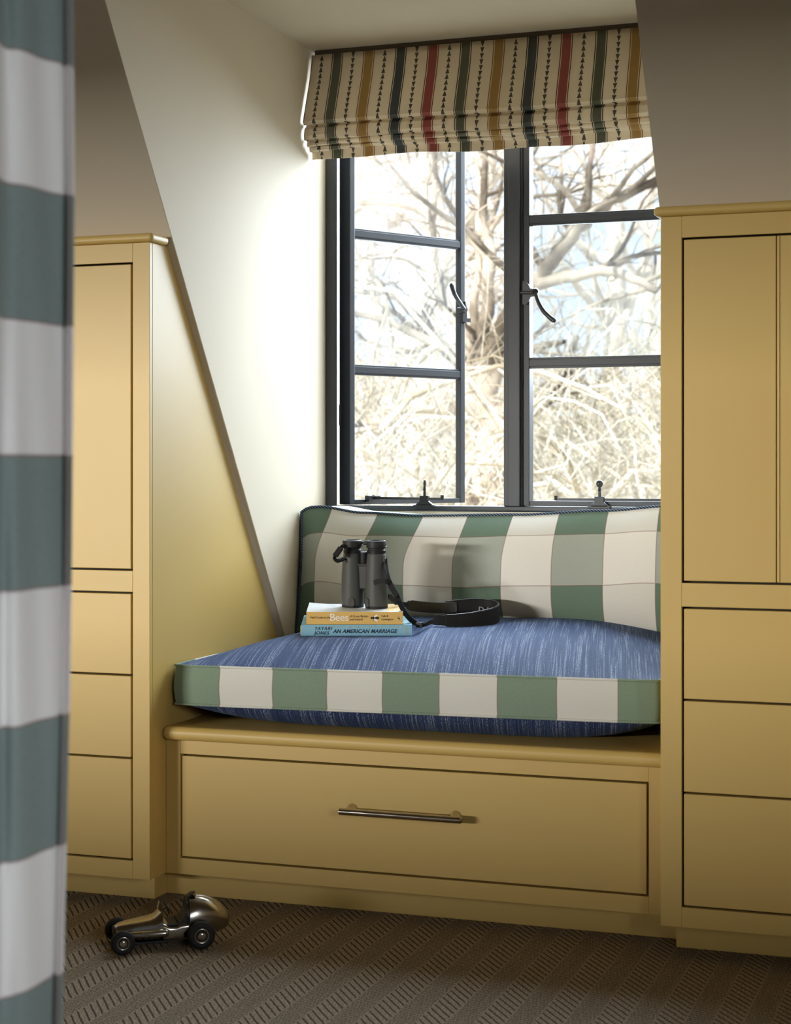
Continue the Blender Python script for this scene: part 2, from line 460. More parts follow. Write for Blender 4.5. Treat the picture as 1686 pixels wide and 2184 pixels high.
def tf_open(p):
    return Vector((HX + p.x * math.cos(PHI) - p.y * math.sin(PHI), HY + p.x * math.sin(PHI) + p.y * math.cos(PHI), p.z))
BARS = (1.4125, 1.084)
c_open = casement(.3710, BARS, ZTOP - .034, .7585, tf_open, .042)
mk('hinge', join(tube([(HX - .032, HY + .020, .95), (HX - .032, HY + .020, 1.0)], .004, 8)), STEEL, c_open, smooth=False)
RXH = XB - .0266
def tf_shut(p): return Vector((MX1 + p.x, D0 + .010 + p.y, p.z))
c_shut = casement(RXH - MX1, (1.4195, 1.0895), ZTOP - .034, .7585, tf_shut, .036)
# lever handles
def lever(pts, rr): return tube(spline(pts, 6), [rr[0] + (rr[1] - rr[0]) * (i / (6 * (len(pts) - 1))) for i in range(6 * (len(pts) - 1) + 1)], 10)
hb = D0 + .010
def S(px, py, dy=0):       # a point on the shut leaf's inner face
    u = (px - CXP) / FPX; k = (hb - dy) / (u * ST + CT)
    return Vector((k * (u * CT - ST), hb - dy, CAMZ + (HOR - py) / FPX * k))
plate = [(S(1115, 626).x, S(1115, 600).z), (S(1124, 600).x, S(1124, 600).z), (S(1132, 616).x, S(1124, 616).z), (S(1144, 618).x, S(1124, 618).z), (S(1144, 632).x, S(1124, 632).z), (S(1132, 634).x, S(1124, 634).z), (S(1124, 650).x, S(1124, 650).z), (S(1115, 650).x, S(1115, 650).z)]
mk('catch_handle', join(prism(plate, 1, hb - .006, hb), tube([S(1141, 622, .0), S(1141, 622, .024)], [.009, .007], 14), tube([S(1110, 624, .010), S(1136, 624, .012)], .004, 10),
    lever([S(1142, 624, .022), S(1146, 640, .028), S(1157, 661, .034), S(1170, 675, .037), S(1181, 684, .037)], (.0042, .0062)), tube([S(1179, 682, .037), S(1184, 686, .037)], [.0064, .0030], 10)), IRON, c_shut, auto=.7)
L0 = .3630
hp = [(0, 1.256), (.004, 1.269), (.008, 1.259), (.010, 1.234), (.010, 1.216), (.002, 1.214), (-.002, 1.228)]
mk('catch_handle', xf(join(prism([(L0 + a, b) for a, b in hp], 1, -.005, 0), tube([(L0 - .012, 0, 1.246), (L0 - .012, -.024, 1.246)], [.009, .007], 12),
    lever([(L0 - .014, -.022, 1.248), (L0 - .030, -.027, 1.258), (L0 - .056, -.033, 1.280), (L0 - .070, -.036, 1.304)], (.0042, .0064)), tube([(L0 - .069, -.036, 1.302), (L0 - .071, -.036, 1.308)], [.0065, .003], 10), box(L0 - .012, L0 + .014, -.014, -.002, 1.216, 1.226), box(L0 - .008, L0 + .004, -.010, 0, 1.224, 1.242)), tf_open), IRON, c_open, auto=.7)
# casement stays on the sill rail
def stay(px, arm, bracket, ringed):
    base = ray(px, 1078, 1.0); u = (px - CXP) / FPX; k = (D0 + .004) / (u * ST + CT)
    X = k * (u * CT - ST); Y = D0 + .004; Z0 = .7577
    s = mk('casement_stay', join(box(X - .026, X + .026, Y - .009, Y + .010, Z0 - .004, Z0 + .002), prism([(X - .022, Z0 + .002), (X + .022, Z0 + .002), (X + .009, Z0 + .012), (X - .009, Z0 + .012)], 1, Y - .006, Y + .006)), IRON, w1, bevel=.001)
    a = [Vector(q) for q in arm(X, Y, Z0 + .0165)]
    mk('stay_arm', join(ribbon(a, [(0, 0, 1)] * len(a), .006, .005), tube([a[-1] - Vector((0, 0, .002)), a[-1] + Vector((0, 0, .009))], .0042, 10), tube([a[0] - Vector((0, 0, .002)), a[0] + Vector((0, 0, .007))], .0035, 8)), IRON, s)
    mk('stay_block', box(X - .011, X + .011, Y - .006, Y + .006, Z0 + .010, Z0 + .024), IRON, s, bevel=.001)
    pin = lathe([(.0035, .024), (.0030, .036), (.0050, .037), (.0035, .040), (.0030, .046)], 12, (X, Y, Z0))
    if ringed:
        rp = [(X, Y + .0016 + .0045 * math.cos(t * PI / 6), Z0 + .052 + .008 * math.sin(t * PI / 6)) for t in range(13)]
        mk('stay_pin', join(pin, tube(rp, .0022, 8, False)), IRON, s, auto=.8)
    else:
        mk('stay_pin', join(pin, lathe([(.002, .044), (.0065, .047), (.0085, .053), (.0065, .059), (.002, .062)], 14, (X, Y, Z0))), IRON, s, auto=.8)
    if bracket: mk('stay_bracket', xf(box(.045, .082, -.016, 0, .764, .780), tf_open), IRON, s, bevel=.001)
bk = tf_open(Vector((.062, -.012, .7742)))
stay(905, lambda X, Y, Z: [tuple(Vector((bk.x, bk.y, Z))), (X, Y, Z), (X + (X - bk.x) * .33, Y + (Y - bk.y) * .33, Z)][::1], True, True)
stay(1278, lambda X, Y, Z: [(X + .20, Y, Z), (X, Y, Z), (X - .102, Y, Z)], False, False)

# ------------------------------------------------------------------ roman blind
bl = thing('roman_blind', (-1.07, 3.77, 1.79), 'striped roman blind with stacked arrow lines, half raised over the dormer window', 'blind')
BX0, BX1 = -1.5455, -.594
prof = [(3.776, 1.816), (3.774, 1.80), (3.762, 1.755), (3.742, 1.705), (3.728, 1.668), (3.722, 1.651), (3.726, 1.6445), (3.742, 1.647), (3.744, 1.643), (3.731, 1.634), (3.727, 1.618), (3.730, 1.6095), (3.744, 1.6115), (3.747, 1.6085), (3.742, 1.6045), (3.742, 1.6005), (3.745, 1.598), (3.757, 1.5995), (3.759, 1.5975), (3.755, 1.5945), (3.756, 1.591), (3.760, 1.589), (3.771, 1.591), (3.7735, 1.588), (3.7735, 1.575), (3.7735, 1.569)]
prof = [(y + .004, z) for y, z in prof]
pl = [0]
for a, b in zip(prof, prof[1:]): pl.append(pl[-1] + math.dist(a, b))
NB = 60
def pe(x): return (x + 1.5213) / .0785 + .20
bv, bf, buv = [], [], []
for j, (y, z) in enumerate(prof):
    for i in range(NB + 1):
        x = BX0 + (BX1 - BX0) * i / NB
        sag = .0035 * math.sin(x * 9 + 1.3) * smooth01((1.70 - z) / .1) + .002 * math.sin(x * 23 + j)* smooth01((1.66 - z) / .05)
        bv.append((x, y + sag * .5, z + sag)); buv.append((pe(x), -pl[j]))
for j in range(len(prof) - 1):
    for i in range(NB): bf.append((j * (NB + 1) + i, j * (NB + 1) + i + 1, (j + 1) * (NB + 1) + i + 1, (j + 1) * (NB + 1) + i))
fab = mk('fabric', (bv, bf), BLIND, bl, auto=.55, uv=buv)
sol = fab.modifiers.new('thick', 'SOLIDIFY'); sol.thickness = .0018; sol.offset = -1
mk('head_rail', box(BX0 + .004, BX1 - .004, 3.783, 3.812, 1.805, ZC - .001), Mat('rail_shadow_brown', (.07, .05, .03), .6), bl)  # rail coloured dark to draw the shadow line under the ceiling
mk('edge_binding', xf(tube([(BX0 - .0008, y - .0006, z) for y, z in prof[:14]], .0016, 6), lambda p: p), Mat('maroon_edging', (.12, .03, .03), .8), bl)

# ------------------------------------------------------------------ built-in cabinets
GAP = .0038
DZ = [(.6468, 1.2445)]
def cabinet(name, x0, x1, side_vis, label):
    c = thing(name, ((x0 + x1) / 2, YF, 0), label, 'cupboard')
    st = .0368
    mk('face_frame', join(box(x0, x0 + st, YF, YF + .0120, .0492, 1.2823), box(x1 - st, x1, YF, YF + .0120, .0492, 1.2823),
        box(x0 + st, x1 - st, YF, YF + .0120, .0492, .0843), box(x0 + st, x1 - st, YF, YF + .0120, .6056, .6465), box(x0 + st, x1 - st, YF, YF + .0120, 1.2450, 1.2823)), PAINT, c, bevel=.0008)
    for xx in (x0, x1 - .02):
        yb = lambda z: 3.0832 + (z - 1.2799) * (3.6 - 3.0832) / (.4919 - 1.2799)
        mk('side_panel', prism([(YF + .0128, .0492), (YF + .0128, 1.2823), (yb(1.2823) - .001, 1.2823), (yb(.0492) - .001, .0492)], 0, xx, xx + .02), PAINT, c, bevel=.0006)
    mk('back_panel', box(x0 + .021, x1 - .021, YF + .020, YF + .030, .06, 1.278), Mat('gap_shade_brown', (.02, .014, .006), .9), c)  # near-black sheet close behind the fronts, paints the shade seen in the gaps
    mk('plinth', box(x0 + (0 if side_vis else .018), x1 - (.0155 if side_vis else 0), YF + .0505, YF + .20, .0005, .0490), PAINT, c, bevel=.0008)
    mk('top_board', prism([(x, y) for x, y in [(x0 - .011, YF - .012), (x1 + .011, YF - .012), (x1 + .011, ys(1.2995) - .004), (x0 - .011, ys(1.2995) - .004)]], 2, 1.2825, 1.2995), PAINT, c, bevel=.0078, seg=5)
    mid = (x0 + x1) / 2; a, b = x0 + st + GAP, x1 - st - GAP
    for s, (p, q) in enumerate(((a, mid - .0008), (mid + .0008, b))):
        d = mk('door', box(p, q, YF - .0002, YF + .018, .6465 + GAP, 1.2450 - GAP), PAINT, c, bevel=.0012)
        if s == 1: mk('meeting_bead', tube([(p + .0035, YF - .0004, .6465 + GAP + .001), (p + .0035, YF - .0004, 1.2450 - GAP - .001)], .0016, 8), PAINT, d)
    zz = [.0843, .2830, .4440, .6056]
    for i in range(3):
        lo = zz[i] + (GAP if i == 0 else GAP / 2); hi = zz[i + 1] - (GAP if i == 2 else GAP / 2)
        mk('drawer', box(a, b, YF - .0002, YF + .018, lo, hi), PAINT, c, bevel=.0012)
    return c
CW = .3968 + .0002
cabinet('built_in_cupboard', XL - CW, XL, True, 'mustard built-in cupboard behind the checked curtain, its side panel lit by the window')
cabinet('built_in_cupboard', XR, XR + CW, False, 'mustard built-in cupboard with twin doors over drawers, standing right of the window seat')

# ------------------------------------------------------------------ window seat bench
be = thing('window_seat_bench', (-1.07, 3.0685, 0), 'mustard window seat bench with one wide drawer, fitted between the two cupboards', 'bench')
YB = 3.0685
bx0, bx1 = XL + .0004, XR - .0004
dx0, dx1, dz0, dz1 = -1.5313, -.6122, .0846, .2815
mk('face_frame', join(box(bx0, dx0 - GAP, YB, YB + .02, .0490, .3135), box(dx1 + GAP, bx1, YB, YB + .02, .0490, .3135), box(dx0 - GAP, dx1 + GAP, YB, YB + .02, .0490, dz0 - GAP), box(dx0 - GAP, dx1 + GAP, YB, YB + .02, dz1 + GAP, .3135)), PAINT, be, bevel=.0008)
mk('back_panel', box(bx0 + .002, bx1 - .002, YB + .024, YB + .03, .05, .312), bpy.data.materials['gap_shade_brown'], be)  # same dark sheet, painted shade for the gaps round the drawer
mk('plinth', box(XL - .0153, bx1 + .017, YB + .0350, YB + .06, .0005, .0488), PAINT, be, bevel=.0008)
mk('seat_board', box(bx0, bx1, YB - .022, YW - .004, .3137, .3400), PAINT, be, bevel=.0118, seg=6)
dr = mk('drawer', box(dx0, dx1, YB - .0002, YB + .02, dz0, dz1), PAINT, be, bevel=.0012)
hz = .2005
hnd = mk('pull_handle', tube([(-1.1894, YB - .031, hz), (-1.1874, YB - .031, hz), (-.9488, YB - .031, hz - .0005), (-.9468, YB - .031, hz - .0005)], [.0050, .0068, .0068, .0050], 20), CHROME, dr, auto=.6, label='polished nickel bar handle')
for hx in (-1.1740, -.9690):
    mk('handle_post', xf(lathe([(.0105, 0), (.0105, .002), (.0085, .007), (.0055, .011), (.0045, .031)], 20), lambda p, hx=hx: Vector((hx + p.x, YB - p.z, hz + p.y))), CHROME, dr, auto=.6)

# ------------------------------------------------------------------ seat cushion
BD = 3.575                                    # depth of the book spines along the view axis
BK = (*rd((642 - CXP) / FPX * BD, BD, 0)[:2], CAMZ - (1356 - HOR) / FPX * BD, math.radians(2.2))
sx0, sx1, sy0, sy1 = -1.5585, -.5890, 3.078, 3.862
def seam_t(s): return .4566 + .008 * (s + 1) / 2
def seam_b(s): return .3810 + .009 * (s + 1) / 2
def crown(s, t):
    e = min(1, (1 - abs(t)) / (.80 if t < 0 else .25)); a = 1 - (1 - e) ** 2.1
    a *= .94 + .06 * smooth01((t + .3) / .8)
    b = (1 - abs(s) ** 3.6); 
    return max(0, a) * max(0, b)
def top_z(x, y):
    s = (x - (sx0 + sx1) / 2) / ((sx1 - sx0) / 2); t = (y - (sy0 + sy1) / 2) / ((sy1 - sy0) / 2)
    wav = .0025 * math.sin(x * 14 + y * 9) * (1 - s * s) * (1 - t * t)
    dent = -.010 * math.exp(-((s - .80) / .2) ** 2 - ((t - .30) / .25) ** 2)
    z = seam_t(s) + .058 * crown(s, t) + wav + dent
    lx, ly = (x - BK[0]) * CT + (y - BK[1]) * ST, -(x - BK[0]) * ST + (y - BK[1]) * CT     # in the frame of the lower book
    side = max(-.006 - lx, lx - .234, ly - .160, 0)
    lim = BK[2] - .0008 + max(ly, 0) * math.tan(BK[3]) + max(-ly, 0) * .03 + side * .5
    return min(z, lim)
def edge_r(i, j):       # plan outline with rounded corners and slightly bowed sides
    s, t = 2 * i - 1, 2 * j - 1
    k = .012
    ds = -.006 * (1 - t * t); dt = -.006 * (1 - s * s)
    cx = s * (1 - k * abs(t) ** 8) ; cy = t * (1 - k * 1.6 * abs(s) ** 14)
    x = (sx0 + sx1) / 2 + cx * (sx1 - sx0) / 2; y = (sy0 + sy1) / 2 + cy * (sy1 - sy0) / 2
    return s, t, x, y
NX, NY = 120, 100
cu = thing('seat_cushion', (-1.07, 3.47, .34), 'thick indigo slub seat cushion with a green checked band, lying on the window seat', 'cushion')
def topf(i, j):
    s, t, x, y = edge_r(i, j); return (x, y, top_z(x, y) if abs(s) < .9999 and abs(t) < .9999 else seam_t(s))
def botf(i, j):
    s, t, x, y = edge_r(i, j)
    e = (1 - abs(s) ** 4) * (1 - abs(t) ** 6) if t > 0 else (1 - abs(s) ** 5) * (1 - abs(t) ** 7)
    z = seam_b(s) - (seam_b(s) - .3408) * min(1, 1.25 * max(0, e)) ** .8
    return (x, y, max(.3406, z))
g = grid(NX, NY, topf); mk('top_panel', g, BLUE, cu, smooth=True, uv=[(p[0] + .22 * p[1], p[1]) for p in g[0]])
g = grid(NX, NY, botf); mk('bottom_panel', g, BLUE, cu, smooth=True, uv=[(p[0] + .22 * p[1], p[1]) for p in g[0]])
loop = [(i / NX, 0) for i in range(NX)] + [(1, j / NY) for j in range(NY)] + [(1 - i / NX, 1) for i in range(NX)] + [(0, 1 - j / NY) for j in range(NY)]
ring = [edge_r(*q) for q in loop]
bv, bf, buv = [], [], []; acc = 0; nseg = 5
first = ring[0]
per = []
for k, (s, t, x, y) in enumerate(ring + [ring[0]]):
    if k: acc += math.dist((x, y), per[-1][:2])
    per.append((x, y, acc))
    nx_, ny_ = (x - (sx0 + sx1) / 2), (y - (sy0 + sy1) / 2)
    ln = Vector((s ** 9, t ** 9, 0)); ln = ln.normalized() if ln.length else ln
    for m_ in range(nseg + 1):
        h = m_ / nseg; bul = .004 * math.sin(h * PI) + .0012 * math.sin(acc * 60 + h * 5)*math.sin(h * PI)
        z = seam_b(s) + (seam_t(s) - seam_b(s)) * h
        bv.append((x + ln.x * bul, y + ln.y * bul, z)); buv.append(((acc - .0995) / .1125 + 2.0, h * .65))
for k in range(len(ring)):
    for m_ in range(nseg):
        a = k * (nseg + 1) + m_; b = (k + 1) * (nseg + 1) + m_
        bf.append((a, b, b + 1, a + 1))
mk('boxing_band', (bv, bf), BOX_CHECK, cu, smooth=True, uv=buv, label='green and off-white checked linen band')
for nm, fz in (('piping', seam_t), ('piping', seam_b)):
    pts = [Vector((x, y, fz(s))) + Vector((s ** 9, t ** 9, 0)) * .0015 for s, t, x, y in ring]
    pts.append(pts[0])
    v_, f_ = tube(pts, .0026, 6, False)
    uvp = []
    for (x, y, a) in per:
        uvp += [((a - .0995) / .1125 + 2.0, .3)] * 6
    mk(nm, (v_, f_), BOX_CHECK, cu, smooth=True, uv=uvp)

# ------------------------------------------------------------------ back cushion
bcx0, bcx1 = -1.5470, -.5960
ba = thing('back_cushion', (-1.07, 3.78, .49), 'long green and cream checked back cushion with navy cord edge, leaning under the window', 'cushion')
def bz_top(s):           # sagging top edge
    x = (s + 1) / 2
    pts = [(0, .7440), (.02, .7555), (.05, .7570), (.16, .7440), (.30, .7385), (.55, .7425), (.75, .7530), (.9, .7640), (.97, .765), (1, .752)]
    for a, b in zip(pts, pts[1:]):
        if a[0] <= x <= b[0]:
            u = smooth01((x - a[0]) / (b[0] - a[0])); return a[1] + (b[1] - a[1]) * u
    return pts[-1][1]
def bz_bot(s): return .497 - .030 * abs(s) ** 3
def bface(i, j, side):
    s, t = 2 * i - 1, 2 * j - 1
    zt, zb = bz_top(s), bz_bot(s)
    x = (bcx0 + bcx1) / 2 + s * (bcx1 - bcx0) / 2
    x += (.006 * (1 - t * t)) * (-1 if s > 0 else 1) * abs(s) ** 6 - .004 * (1 - j) * (1 if s < -.9 else 0)
    z = zb + (zt - zb) * j
    yb = 3.690 + .024 * j
    b = (1 - abs(s) ** 5) * (1 - abs(t) ** 3.0)
    if side < 0: y = yb - .050 * b - .004 * math.sin(s * 11) * b
    else: y = 3.845 + .018 * b
    return (x, y, z)
NX2, NY2 = 80, 36
g = grid(NX2, NY2, lambda i, j: bface(i, j, -1))
# cloth coordinates: arc length down from the top, columns across
uvb = []
for j in range(NY2 + 1):
    for i in range(NX2 + 1):
        x = g[0][j * (NX2 + 1) + i][0]; y = g[0][j * (NX2 + 1) + i][1]
        v_ = 0
        for q in range(j, NY2):
            v_ += math.dist(g[0][q * (NX2 + 1) + i], g[0][(q + 1) * (NX2 + 1) + i])
        s = 2 * i / NX2 - 1; jj = j / NY2
        lean = .030 * smooth01((jj - .55) / .45) * smooth01((.55 - s) / 1.2)
        uvb.append(((x - lean + 1.5010) / .1128 + 2.0, (.063 - v_) / .1125 + 1.0))
mk('front_panel', g, CUSH_CHECK, ba, smooth=True, uv=uvb)
g2 = grid(NX2, NY2, lambda i, j: bface(i, j, 1)); mk('back_panel', g2, CUSH_CHECK, ba, smooth=True, uv=[(p[0] / .1128, p[2] / .1125) for p in g2[0]])
loop = [(i / NX2, 0) for i in range(NX2)] + [(1, j / NY2) for j in range(NY2)] + [(1 - i / NX2, 1) for i in range(NX2)] + [(0, 1 - j / NY2) for j in range(NY2)]
loop.append(loop[0])
A = [bface(*q, -1) for q in loop]; B = [bface(*q, 1) for q in loop]
bv, bf, buv = [], [], []
for k in range(len(A)):
    for m_ in range(4):
        h = m_ / 3; p = Vector(A[k]).lerp(Vector(B[k]), h); bv.append(tuple(p)); buv.append(((p.x + 1.5) / .1128 + 2, h + .2))
for k in range(len(A) - 1):
    for m_ in range(3): bf.append((k * 4 + m_, k * 4 + m_ + 1, k * 4 + 5 + m_, k * 4 + 4 + m_))
mk('boxing_band', (bv, bf), CUSH_CHECK, ba, smooth=True, uv=buv)
mk('cord_piping', tube(A, .0036, 8, False), CORD, ba, smooth=True, label='twisted navy and white cord piping')

# ------------------------------------------------------------------ lettering
def text(body, size, mat, name, parent, M, bold=0., shear=0., spacing=1.0, align='LEFT'):
    cu_ = bpy.data.curves.new(name, 'FONT'); cu_.body = body; cu_.size = size; cu_.offset = bold; cu_.shear = shear; cu_.space_character = spacing; cu_.align_x = align; cu_.resolution_u = 4
    tmp = bpy.data.objects.new(name + '_tmp', cu_); C.objects.link(tmp)
    dg = bpy.context.evaluated_depsgraph_get(); me = bpy.data.meshes.new_from_object(tmp.evaluated_get(dg))
    bpy.data.objects.remove(tmp)
    me.transform(M); me.materials.clear(); me.materials.append(mat.mat)
    o = bpy.data.objects.new(name, me); C.objects.link(o); o.parent = parent; ORG[o.name] = Vector((0, 0, 0)); return o
SPM = lambda x, z, y=-.0004: Matrix.Translation((x, y, z)) @ Matrix.Rotation(PI / 2, 4, 'X')

# ------------------------------------------------------------------ books: local x along the spine, y away from it, z up
def book_place(pxl, extra=0): return (pxl - CXP) / FPX * (BD + extra)
tilt = math.radians(2.2)
L1, L2 = .2280, .1990
p1 = rd(book_place(642), BD, 0)
zb1 = CAMZ - (1356 - HOR) / FPX * BD
b1 = thing('hardback_book', (p1.x, p1.y, zb1), 'pale blue hardback novel, lower of the two books on the seat cushion', 'book', rot=(tilt, 0, TH + .012))
T1, W1 = .0225, .150
def cover_sheet(L, W, z0, z1, curl=0.0):
    def fn(i, j): return (i * L, j * W, z0 + curl * (smooth01((.18 - i) / .18)) * j)
    a = grid(10, 4, fn); b = grid(10, 4, lambda i, j: (i * L, j * W, z1 + curl * (smooth01((.18 - i) / .18)) * j))
    n = len(a[0]); f = a[1] + [tuple(q + n for q in t[::-1]) for t in b[1]]
    nu = 11
    for i in range(10):
        f.append((i, i + 1, n + i + 1, n + i)); o_ = 4 * nu; f.append((o_ + i + 1, o_ + i, n + o_ + i, n + o_ + i + 1))
    for j in range(4):
        f.append(((j + 1) * nu, j * nu, n + j * nu, n + (j + 1) * nu)); f.append((j * nu + 10, (j + 1) * nu + 10, n + (j + 1) * nu + 10, n + j * nu + 10))
    return a[0] + b[0], f
sp = []
nsp = 8
for k in range(nsp + 1):
    a = PI * k / nsp; sp.append((.0012 - .0030 * math.sin(a) if True else 0, T1 / 2 - T1 / 2 * math.cos(a)))
mk('page_block', box(.004, L1 - .004, .004, W1 - .004, .0026, T1 - .0026), PAGES, b1)
mk('front_cover', cover_sheet(L1, W1, T1 - .0026, T1, .0015), SKYB, b1)
mk('back_cover', cover_sheet(L1, W1, 0, .0026), SKYB, b1)
spine_o = [(y, z) for y, z in sp] ; spine_i = [(y + .0022, min(max(z, .002), T1 - .002)) for y, z in sp[::-1]]
s1 = mk('spine', prism(spine_o + spine_i, 0, 0, L1), SKYB, b1, auto=.9)
mk('head_band', tube([(-.0004, .002 - .0020 * math.sin(PI * k / 8), T1 / 2 - (T1 / 2 - .002) * math.cos(PI * k / 8)) for k in range(9)], .0012, 6), GOLD, b1)
text('TAYARI', .0098, NAVYINK, 'author_lettering', s1, SPM(.0265, .0118, -.0021), .00012, .25, 1.12)
text('JONES', .0098, NAVYINK, 'author_lettering', s1, SPM(.0268, .0030, -.0021), .00012, .25, 1.12)
text('AN AMERICAN MARRIAGE', .0106, NAVYINK, 'title_lettering', s1, SPM(.0655, .0062, -.0021), .00032, .3, 1.06)
rng = random.Random(3)
lv = []
for k in range(16):                       # small gilt leaf sprays along the upper edge of the spine
    x = .058 + .145 * k / 15 + rng.uniform(-.003, .003); n = rng.choice((2, 3))
    for q in range(n):
        a = rng.uniform(-1.0, 1.0); ln = rng.uniform(.004, .0075)
        dx, dz = math.sin(a) * ln, -abs(math.cos(a)) * ln * .8
        lv.append(([(x, -.0014, T1 - .0016), (x + dx * .5 + .0006, -.0020, T1 - .0016 + dz * .5), (x + dx, -.0022, T1 - .0016 + dz), (x + dx * .5 - .0006, -.0020, T1 - .0016 + dz * .5)], [(0, 1, 2, 3)]))
for k in range(7):
    a = 2 * PI * k / 7; lv.append(([(.2155, -.0023, .011), (.2155 + .0045 * math.cos(a) - .0008, -.0023, .011 + .007 * math.sin(a)), (.2155 + .0045 * math.cos(a) + .0008, -.0023, .011 + .007 * math.sin(a) + .0006)], [(0, 1, 2)]))
mk('gilt_leaf_print', join(*lv), GOLD, s1)

p2 = rd(book_place(653), BD + .002, 0)
T2, W2 = .0262, .140
z2 = zb1 + T1 * math.cos(tilt) + .0006
b2 = thing('paperback_book', (p2.x, p2.y, z2), 'ochre spined field guide to bees, upper of the two books, under the binoculars', 'book', rot=(tilt, 0, TH + .004))
mk('page_block', box(.0015, L2 - .0015, .0012, W2 - .0015, .0008, T2 - .0008), PAGES, b2)
fc = mk('front_cover', cover_sheet(L2, W2, T2 - .0008, T2, .0032), COVERW, b2)
mk('back_cover', cover_sheet(L2, W2, 0, .0008), OCHRE, b2)
s2 = mk('spine', box(0, L2, -.0008, .0004, 0, T2 - .0001), OCHRE, b2, bevel=.0003)
q = -.0011
text('Field Guide to the', .0062, INK, 'title_lettering', s2, SPM(.0080, .0126, q), .00004, 0, .93)
text('Bees', .0215, WHITEINK, 'title_lettering', s2, SPM(.0475, .0078, q), .0001, 0, .96)
text('of Great Britain', .0066, INK, 'title_lettering', s2, SPM(.0885, .0150, q), .00003, 0, .94)
text('and Ireland', .0066, INK, 'title_lettering', s2, SPM(.0885, .0085, q), .00003, 0, .94)
text('Falk &', .0062, INK, 'author_lettering', s2, SPM(.1545, .0155, q), .00003, 0, .94)
text('Lewington', .0062, INK, 'author_lettering', s2, SPM(.1545, .0088, q), .00003, 0, .94)
def flat(poly, y=q): return [(a, y, b) for a, b in poly], [tuple(range(len(poly)))]
def ell(cx, cz, a, b, y=q, n=14, rot=0):
    return flat([(cx + a * math.cos(t) * math.cos(rot) - b * math.sin(t) * math.sin(rot), cz + a * math.cos(t) * math.sin(rot) + b * math.sin(t) * math.cos(rot)) for t in [2 * PI * k / n for k in range(n)]], y)
legs = [flat([(x, .0135), (x + d, .0135 + e), (x + d + .0004, .0135 + e)], q) for x, d, e in ((.136, -.004, .006), (.139, -.001, .007), (.136, -.004, -.006), (.139, -.001, -.007), (.142, .003, .006), (.142, .003, -.006))]
mk('bee_print', join(ell(.1345, .0135, .0026, .0022), ell(.1385, .0135, .0030, .0028), ell(.1455, .0135, .0050, .0026), *legs), INK, s2)
mk('bee_wing_print', join(ell(.1430, .0178, .0046, .0019, q - .0001, rot=.6), ell(.1430, .0092, .0046, .0019, q - .0001, rot=-.6)), WHITEINK, s2)
mk('bird_mark_print', join(flat([(.1850, .0165), (.1890, .0178), (.1925, .0165), (.1890, .0172)]), flat([(.1860, .0128), (.1910, .0150), (.1935, .0085), (.1900, .0122)]), flat([(.1890, .0140), (.1935, .0085), (.1942, .0083), (.1905, .0140)])), INK, s2)
zc_ = T2 + .0001
def flatz(poly): return [(a, b, zc_) for a, b in poly], [tuple(range(len(poly)))]
mk('cover_print', join(flatz([(.165, .01), (.197, .01), (.197, .135), (.165, .135)])), OCHRE, fc)
for c0, r0 in ((.040, .014), (.064, .012)):
    mk('cover_sketch_print', ([(c0 + (r0 + w_) * math.cos(t), .095 + (r0 + w_) * 1.2 * math.sin(t), zc_) for t in [PI * k / 12 for k in range(13)] for w_ in (0, .0012)], [(2 * k, 2 * k + 1, 2 * k + 3, 2 * k + 2) for k in range(12)]), GREYINK, fc)
mk('cover_rule_print', flatz([(.03, .050), (.062, .050), (.062, .0512), (.03, .0512)]), GREYINK, fc)

